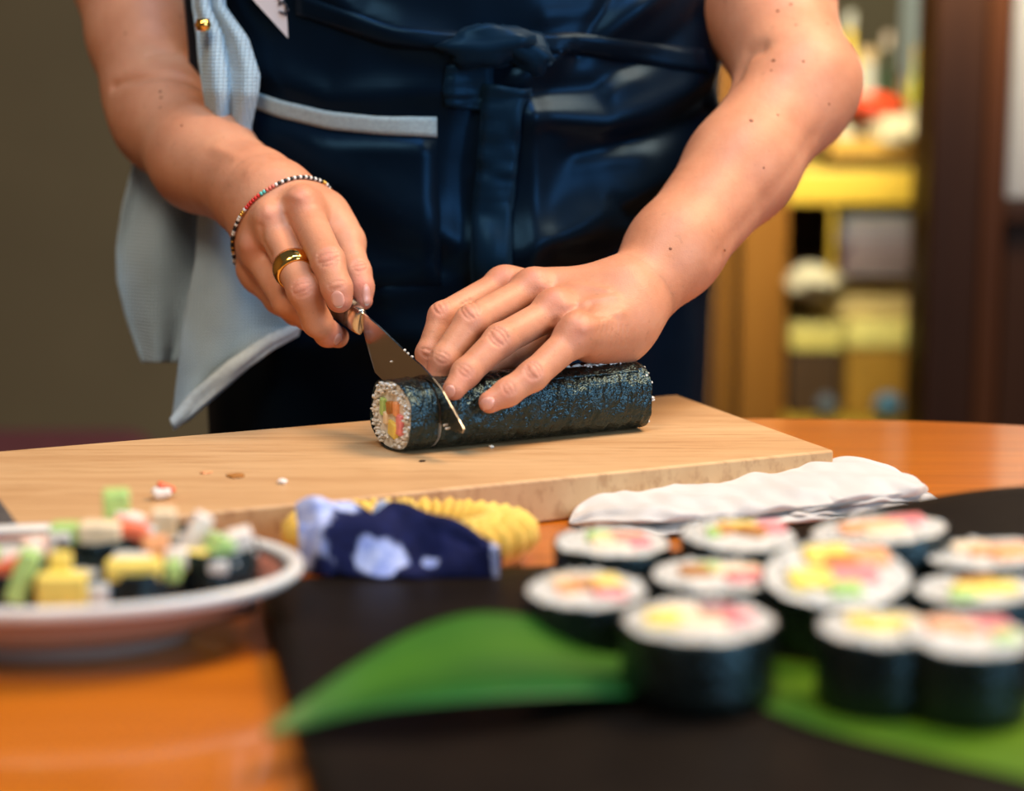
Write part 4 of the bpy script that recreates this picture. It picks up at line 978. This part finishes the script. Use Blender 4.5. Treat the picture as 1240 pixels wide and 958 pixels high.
# ------------------------------------------------------------------ white hand towel
TOW = plain('white_terry', (.57, .55, .53), .95, .03, 20, .5, 1100, .0008, sheen=.3)
e0, e1_ = G(700, 645, TZ), G(1142, 606, TZ); tdir = (e1_-e0); TL = tdir.length; tdir.normalize(); tper = Vector((-tdir.y, tdir.x, 0))
tow = thing('hand_towel', 'white folded hand towel on the table in front of the cutting board', 'towel', tuple((e0+e1_)/2))
def hprof(t): return interp([(0, .006), (.03, .017), (.10, .024), (.25, .026), (.42, .025), (.55, .030), (.70, .035), (.85, .038), (.92, .034), (.97, .020), (1, .004)], t)*.55
def dprof(t): return interp([(0, .015), (.04, .032), (.2, .042), (.6, .045), (.85, .048), (.95, .040), (1, .020)], t)
def towel_loft(name, t0, t1, kh, kd, z0, dy, seed, n=60, mseg=30):
    vs = []; fs = []
    for i in range(n):
        t = t0+(t1-t0)*i/(n-1); e = min(1, 8*min((i+.15)/(n-1), (n-1-i+.15)/(n-1))); e = math.sqrt(e); h = hprof(t)*kh*e; d = dprof(t)*kd*e
        c = e0+tdir*(TL*t)+tper*(dy+.014)+Vector((0, 0, z0*hprof(t)/.03))
        for j in range(mseg):
            a = 2*PI*j/mseg; x, z = sup(a, 2.6); q = c+tper*(x*d)+Vector((0, 0, max(0, (z+1)/2)*h))
            nz = .0022*mnoise.noise(Vector((t*9, j*.35, seed)))+.0026*mnoise.noise(Vector((t*26, x*2.2, seed+3)))+.0014*math.sin(x*7+t*30+seed)*(z > .2)
            vs.append(q+Vector((0, 0, nz*(1 if z > -.5 else 0)))-tper*nz)
    for i in range(n-1):
        for j in range(mseg): fs.append((i*mseg+j, i*mseg+(j+1) % mseg, (i+1)*mseg+(j+1) % mseg, (i+1)*mseg+j))
    fs += [tuple(range(mseg)), tuple((n-1)*mseg+k for k in range(mseg))[::-1]]
    return mk(name, (vs, fs), TOW, tow, sub=1)
towel_loft('top_fold', 0, .97, .62, .98, .0125, 0, 1); towel_loft('lower_fold', .02, 1.0, .50, 1.0, .0003, -.004, 5)
for k in range(4): towel_loft('layer', .44+.03*k, .93-.015*k, .16, .55, .004+.0052*k, -.024+.0015*k, 9+k, 30, 20)

# ------------------------------------------------------------------ dark platter, leaf and sushi
t_lf, t_lb, t_r = G(319, 706, TZ), G(383, 822, TZ), None
tu = Vector((.982, .187, 0)).normalized(); tv = Vector((.187, -.982, 0)).normalized(); TO = G(316, 703, TZ+.012)
m = NT('dark_lacquer'); m.set(base=m.ramp(m.noise(30), [(.3, (.006, .0038, .0026)), (.7, (.009, .006, .004))]), rough=.5, spec=.10, normal=m.bump(m.noise(120), .15, .0006)); LAC = m.m
def tray_z(u, v):
    k = min(1, max(0, (u-.16)/.26)); k = k*k*(3-2*k); f = min(1, max(0, 1-v/.16)); return TZ+.012+.035*k*(f*f*(3-2*f))*.9
rows = []
for i in range(61):
    u = .66*i/60; rows.append([(lambda p: Vector((p.x, p.y, tray_z(u, .44*j/36))))(TO+tu*u+tv*(.44*j/36)) for j in range(37)])
b = MB(); b.add(*grid_data(rows)); plat = b.build('serving_platter', LAC, None, solid=.011, off=-1); tag(plat, 'large dark brown platter with an upturned far corner under the sushi pieces', 'platter')
me_ = plat.data
def platz(x, y):
    d = Vector((x, y, 0))-Vector((TO.x, TO.y, 0)); return tray_z(max(0, d.dot(tu)), max(0, d.dot(tv)))
# fix outward winding so thickness goes down
if sum(p.normal.z for p in me_.polygons) < 0: me_.flip_normals()

# leaf
m = NT('green_leaf'); wv = m.n('ShaderNodeTexWave', wave_type='BANDS', bands_direction='Y'); wv.inputs['Scale'].default_value = 1.0; wv.inputs['Distortion'].default_value = .3
uvn = m.attr('across').outputs['Fac']; vein = m.math('SINE', m.math('MULTIPLY', uvn, 70.0)); n1 = m.noise(18)
base = m.ramp(n1, [(.3, (.014, .095, .010)), (.7, (.040, .16, .008))]); base = m.mix(m.math('MULTIPLY', m.math('ADD', vein, 1.0), .10), base, (.07, .20, .012))
base = m.mix(.55, base, m.ramp(uvn, [(.0, (.030, .125, .012)), (.35, (.055, .165, .006)), (.62, (.016, .075, .008)), (.8, (.008, .11, .030)), (1.0, (.012, .12, .040))]))  # emerald of the near half is bluish sky reflection put into the colour
base = m.mix(m.attr('along').outputs['Fac'], base, (.12, .22, .006))
m.set(base=base, rough=.42, spec=.32, normal=m.bump(vein, .15, .0006)); 
tl = m.n('ShaderNodeBsdfTranslucent'); m.l(base, tl.inputs[0]); ms = m.n('ShaderNodeMixShader'); ms.inputs[0].default_value = .22
out = m.t.nodes['Material Output']; m.l(m.b.outputs[0], ms.inputs[1]); m.l(tl.outputs[0], ms.inputs[2]); m.l(ms.outputs[0], out.inputs[0]); LEAF = m.m
ls = [((322, 884, .014), (326, 889, .013)), ((372, 848, .018), (380, 874, .016)), ((430, 808, .024), (445, 858, .020)), ((500, 768, .030), (530, 848, .023)), ((580, 746, .032), (635, 841, .022)), ((680, 756, .024), (745, 838, .016)),
      ((800, 778, .0080), (870, 842, .0080)), ((900, 792, .0080), (990, 882, .0078)), ((1010, 805, .0077), (1110, 912, .0077)), ((1150, 830, .0077), (1250, 945, .0077)), ((1300, 858, .0077), (1400, 985, .0077))]
rows = []; NU, NV = 110, 25; across = []
for i in range(NU):
    t = i/(NU-1)*(len(ls)-1); k = min(int(t), len(ls)-2); f = t-k; k0 = max(0, k-1); k3 = min(len(ls)-1, k+2)
    def cr_(e, q):
        a, b_, c_, d_ = ls[k0][e][q], ls[k][e][q], ls[k+1][e][q], ls[k3][e][q]; return .5*((2*b_)+(-a+c_)*f+(2*a-5*b_+4*c_-d_)*f*f+(-a+3*b_-3*c_+d_)*f**3)
    A = G(cr_(0, 0), cr_(0, 1), TZ+.0055+cr_(0, 2)); B = G(cr_(1, 0), cr_(1, 1), TZ+.0055+cr_(1, 2)); row = []
    for j in range(NV):
        s = j/(NV-1); p = A*(1-s)+B*s; lift = cr_(0, 2)-.0077; fold_ = -(.5-abs(s-.62))*min(1, max(0, lift/.015))*.010
        row.append(p+Vector((0, 0, fold_))); across.append(s)
    rows.append(row)
b = MB(); b.add(*grid_data(rows)); leaf = b.build('leaf', LEAF, None); tag(leaf, 'long pointed green leaf laid across the dark platter under the front sushi', 'leaf')
at = leaf.data.attributes.new('across', 'FLOAT', 'POINT'); at.data.foreach_set('value', across)
at2 = leaf.data.attributes.new('along', 'FLOAT', 'POINT'); at2.data.foreach_set('value', [.75*min(1, max(0, (i/(NU-1)-.55)/.2)) for i in range(NU) for j in range(NV)])
sm = leaf.modifiers.new('solid', 'SOLIDIFY'); sm.thickness = .0007; sm.offset = 0

def hosomaki(name, top, dia, h, label, group, fills, seed, tilt=(0, 0), zbase=None, squash=1.0, rot=0.0, rd=0.0):
    """one slice: nori wall, rice, fillings; top = world point of the middle of its top"""
    random.seed(seed); r = dia/2; zb = zbase if zbase is not None else TZ+.008
    o = thing(name, label, 'sushi', (0, 0, 0), group); B0 = Vector((0, 0, 0))
    def sh(rr, z, a): k = 1+.035*mnoise.noise(Vector((math.cos(a)*1.3, math.sin(a)*1.3, seed)))+.012*mnoise.noise(Vector((math.cos(a)*5, math.sin(a)*5, z*120+seed))); return rr*k, z+(.0012*mnoise.noise(Vector((math.cos(a)*3, math.sin(a)*3, seed+9))) if z > h*.5 else 0)
    n = mk('nori', lathe_data(B0, [(r*.90, 0), (r*.985, .0015), (r, h*.3), (r*1.005, h*.6), (r, h-.001), (r*.985, h+.0004), (r*.965, h), (r*.95, h-.004)], 56, squash, 1, rot, sh), NORI, o)
    def topz(rr, a): return h-.0006-rd+.0012*(1-rr/r)+.0010*mnoise.noise(Vector((rr*math.cos(a)*260, rr*math.sin(a)*260, seed)))
    def rsh(rr, z, a): k = 1+.035*mnoise.noise(Vector((math.cos(a)*1.3, math.sin(a)*1.3, seed))); return rr*k, topz(rr, a) if z > .003 else z
    mk('rice', lathe_data(B0, [(0, .001), (r*.93, .001), (r*.955, h*.5), (r*.955, h-rd), (r*.85, h), (r*.7, h), (r*.5, h), (r*.3, h), (0, h+.0006-rd)], 56, squash, 1, rot, rsh), RICE, o)
    b = MB()
    for _ in range(90):
        a = random.uniform(0, 2*PI); rr = r*random.uniform(.60, .93); x, y = rr*math.cos(a)*squash, rr*math.sin(a)
        b.add(*sphere_data((x*math.cos(rot)-y*math.sin(rot), x*math.sin(rot)+y*math.cos(rot), topz(rr, a)+.0003), .0026, .0011, .0011, rot_rand(), 6, 4))
    tag(b.build('rice_grains', RICE, o), kind='stuff')
    for (nm, mat, fx, fy, sx, sy, hz, ang) in fills:
        mk(nm, box_data((fx*r, fy*r, h-.0035+hz/2), sx*r*1.25, sy*r*1.3, .009+hz, R=Matrix.Rotation(ang, 3, 'Z')), mat, o, bevel=min(.0022, .3*min(sx, sy)*r), seg=3)
    o.rotation_euler = (tilt[0], tilt[1], 0); q = Matrix.Rotation(tilt[1], 3, 'Y') @ (Matrix.Rotation(tilt[0], 3, 'X') @ Vector((0, 0, h)))
    o.location = Vector(top)-q
    # stand on what is below: lower rim at zb
    low = min((o.rotation_euler.to_matrix() @ Vector((r*math.cos(t), r*math.sin(t), 0))).z for t in [k*.3 for k in range(21)])
    o.location.z = zb-low
    return o
F_E = lambda x, y, a=0, s=.55: ('egg_strip', EGG, x, y, s, .38, .0022, a)
F_S = lambda x, y, a=0, s=.6: ('salmon_strip', SALM, x, y, s, .34, .0020, a)
F_P = lambda x, y, a=0, s=.5: ('pink_fish', PINK, x, y, s, .34, .0022, a)
F_C = lambda x, y, a=0, s=.34: ('cucumber_strip', CUC, x, y, s, .26, .0024, a)
F_K = lambda x, y, a=0, s=.4: ('gourd_strip', KAMP, x, y, s, .3, .0024, a)
F_W = lambda x, y, a=0, s=.5: ('pale_strip', PALE, x, y, s, .36, .0018, a)
F_M = lambda x, y, a=0, s=.36: ('plum_pickle', PLUM, x, y, s, .34, .0026, a)
PG = 'cut sushi slices on the dark platter'
SL = [ # px, py of top, width px, label, fillings, tilt
 (742, 656, 136, 'back row sushi slice with green cucumber and orange fish at the towel left end', [F_C(-.22, .2), F_S(.15, .1), F_P(.3, -.15), F_W(-.05, -.2)], (0, 0)),
 (895, 651, 132, 'sushi slice with a brown gourd arch and pink edge before the white towel', [F_K(-.25, .1, .5), F_E(0, .25), F_P(.55, .3, .2, .4), F_K(.2, .05, -.4), F_C(-.42, 0, 0, .2)], (.05, 0)),
 (1064, 649, 152, 'widest back row sushi slice with orange fish and a pink tip', [F_S(-.1, .1, .1, .75), F_P(.42, .2, 0, .45), F_W(.05, -.25)], (-.02, -.10)),
 (1196, 674, 138, 'sushi slice with orange centre at the right rim behind the gourd topped slice', [F_S(.2, 0, 0, .8), F_W(-.2, .25), F_S(.3, -.3, .2, .5)], (0, -.06)),
 (711, 716, 140, 'leftmost sushi slice of all, with a brown gourd centre and yellow and pink edges', [F_K(-.1, .05), F_W(-.25, .25), F_E(.3, .2, .4, .4), F_P(.35, -.3, .2, .4), F_S(-.3, -.1, 0, .3)], (.04, 0)),
 (866, 696, 146, 'sushi slice with green cucumber on a long pale filling in the middle of the platter', [F_K(-.3, .05), F_C(-.08, .2), F_W(.35, .1, 0, .6), F_P(.45, -.25, .3, .5)], (0, 0)),
 (1012, 712, 166, 'large tilted sushi slice showing egg, pink fish and cucumber in the middle of the platter', [F_E(-.05, .45, .1, .5), F_E(-.35, -.2, 0, .5), F_P(.2, -.1, .1, .55), F_S(.45, .35, 0, .5), F_C(.05, -.5), F_K(.1, .2)], (.22, -.05)),
 (1186, 716, 142, 'sushi slice topped with a brown gourd strip and egg at the right side', [F_K(0, .2, .3, .5), F_E(.2, -.1, 0, .6), F_E(-.2, -.15, 0, .4), F_C(-.35, -.4)], (0, -.04)),
 (847, 750, 176, 'front sushi slice with a dark plum pickle, nearest of the left ones', [F_M(.25, .15, .1, .42), F_P(.45, -.05, 0, .35), F_W(-.15, .15, 0, .5), F_E(-.45, -.1, 0, .4), F_W(0, -.2)], (0, 0)),
 (1066, 759, 144, 'front sushi slice with plain yellow egg filling, partly behind the corner slice', [F_E(.05, 0, .2, .6), F_E(-.25, .15, 0, .4), F_W(.35, .1)], (0, 0)),
 (1172, 772, 146, 'nearest sushi slice at the right front corner, white rice facing forward with a pink filling', [F_P(.35, .25, .1, .55), F_S(-.3, .3, 0, .45), F_C(.5, -.25), F_S(0, .1, .2, .3)], (.05, 0)),
]
for i, (px, py, wp, lab, fl_s, tl_) in enumerate(SL):
    hgt = .033 if i > 7 else .029; z0 = TZ+.0137
    g0 = G(px, py, z0+hgt); zb = platz(g0.x, g0.y)+(.0014 if i != 3 else .004)
    g1 = G(px, py, zb+hgt); dep = (g1-CAM).dot(FWD)
    hosomaki('sushi_slice', g1, wp*1.10*pxm(dep), hgt, lab, PG, fl_s, 20+i, tl_, zb, .96, i*.7)

# ------------------------------------------------------------------ plate at the left with garnished rolls
pc_ = Vector((-.224, .945, TZ)); PR = .1235; PY_ = .64
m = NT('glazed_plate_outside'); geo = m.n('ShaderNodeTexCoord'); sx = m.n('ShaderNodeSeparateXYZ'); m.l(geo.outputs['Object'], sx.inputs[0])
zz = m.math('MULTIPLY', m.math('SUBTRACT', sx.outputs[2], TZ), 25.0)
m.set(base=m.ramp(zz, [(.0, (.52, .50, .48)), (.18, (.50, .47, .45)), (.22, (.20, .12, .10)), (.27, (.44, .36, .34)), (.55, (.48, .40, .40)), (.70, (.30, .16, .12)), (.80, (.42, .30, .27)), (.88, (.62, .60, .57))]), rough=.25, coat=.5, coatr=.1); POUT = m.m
PIN = plain('red_brown_glaze', (.42, .15, .10), .3, .15, 40, .1, coat=.5); PRIM = plain('white_glazed_rim', (.70, .68, .64), .22, .04, 30, 0, coat=.5); PLINE = plain('dark_rim_line', (.10, .06, .05), .3, .1)
plate = thing('round_plate', 'shallow white and red brown glazed plate at the left holding garnished rolls', 'plate', (pc_.x, pc_.y, TZ))
pz = (pc_.x, pc_.y, TZ)
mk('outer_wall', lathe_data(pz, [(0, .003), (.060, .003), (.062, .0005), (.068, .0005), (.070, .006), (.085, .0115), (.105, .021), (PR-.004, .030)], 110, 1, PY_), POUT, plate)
mk('rim', lathe_data(pz, [(PR-.004, .0298), (PR, .033), (PR-.0005, .0362), (PR-.004, .0372), (PR-.0075, .0358), (PR-.0085, .034)], 110, 1, PY_), PRIM, plate)
mk('rim_line', lathe_data(pz, [(PR-.0084, .0342), (PR-.0095, .0335), (PR-.0115, .0318)], 110, 1, PY_), PLINE, plate)
mk('inner_surface', lathe_data(pz, [(PR-.0114, .0319), (.100, .0225), (.080, .015), (.060, .0115), (0, .0105)], 110, 1, PY_), PIN, plate)
PG2 = 'garnished rolls on the round plate'
def chunk(nm, mat, x, y, z, sx, sy, sz, a=0, b=0): return (nm, mat, x, y, z, sx, sy, sz, a, b)
def garnished(px, yy, dia, h, label, chunks, seed):
    g1 = Vector(((px-620)/FPX*(yy*1.02), yy, TZ+.0115+h)); o = hosomaki('garnished_roll', g1, dia, h, label, PG2, [], seed, (0, 0), TZ+.0122, rd=.005)
    for (nm, mat, x, y, z, sx, sy, sz, a, b_) in chunks:
        c = Vector((o.location.x+x, o.location.y+y, TZ+.0122+h+z)); Rm = Matrix.Rotation(a, 3, 'Z') @ Matrix.Rotation(b_, 3, 'Y')
        k = mk(nm, box_data(c, sx, sy, sz, R=Rm), mat, o, bevel=.0016, seg=3)
    return o
garnished(256, .948, .0420, .033, 'garnished roll at the right of the plate with white crab, egg and cucumber on top',
          [chunk('crab_strip', CRABW, -.010, .004, .004, .009, .010, .022, .3, .5), chunk('cucumber_strip', CUC, .003, -.006, .001, .010, .016, .010, .5, .5), chunk('crab_strip', CRABW, .013, -.002, .001, .012, .013, .014, .2, -.2), chunk('egg_piece', EGG, -.010, -.014, -.004, .017, .008, .010, .1), chunk('rice_lump', RICE, .004, -.019, -.006, .010, .005, .007)], 61)
garnished(165, .926, .0400, .029, 'garnished roll in the middle front of the plate topped with a flat egg slab',
          [chunk('egg_slab', EGG, -.001, -.012, .001, .026, .012, .009, .1), chunk('salmon_piece', SALM, .006, .006, .006, .012, .010, .012, .3), chunk('rice_lump', RICE, -.004, -.001, .002, .018, .010, .008), chunk('cucumber_strip', CUC, .017, -.010, .000, .007, .010, .010), chunk('crab_strip', CRABW, .016, .004, .002, .010, .008, .010)], 62)
garnished(75, .922, .0415, .028, 'garnished roll at the plate front with one big yellow egg cube and a cucumber stick',
          [chunk('egg_cube', EGG, .001, -.017, -.008, .023, .012, .021, .05), chunk('egg_piece', EGG, -.001, -.010, .006, .010, .008, .010), chunk('rice_lump', RICE, .017, -.014, -.008, .010, .008, .010), chunk('cucumber_stick', CUC, -.018, -.013, .000, .010, .011, .026, .1, .35)], 63)
garnished(112, .968, .0420, .033, 'garnished roll at the back of the plate with a tall cucumber cube and crab stick',
          [chunk('cucumber_cube', CUC, .009, .006, .014, .013, .012, .014, .2), chunk('cucumber_slice', CUC, -.012, -.006, .002, .018, .012, .010), chunk('crab_strip', CRABW, -.016, -.008, -.002, .012, .010, .012), chunk('pale_egg', PALE, .004, -.009, .002, .020, .012, .013), chunk('crab_stick', CRAB, .018, -.004, .003, .018, .010, .008, .1, .3), chunk('crab_meat', CRABW, .016, .004, .006, .016, .008, .008, .1, .3)], 64)
garnished(190, .970, .0400, .033, 'garnished roll at the back of the plate with a beige topping, second from the right',
          [chunk('pale_egg', PALE, .002, .0, .005, .012, .010, .014), chunk('rice_lump', RICE, -.008, -.004, .001, .014, .010, .008), chunk('salmon_piece', SALM, -.010, .004, .003, .012, .008, .010)], 65)
garnished(3, .930, .0415, .028, 'garnished roll at the left edge of the picture with red crab stick on top',
          [chunk('crab_stick', CRAB, .004, -.012, .001, .020, .010, .010, .2, -.4), chunk('crab_meat', CRABW, .008, -.006, .006, .020, .010, .008, .2, -.4), chunk('cucumber_stick', CUC, -.012, 0, .003, .012, .014, .010), chunk('rice_lump', RICE, .0, .01, .002, .018, .010, .008)], 66)
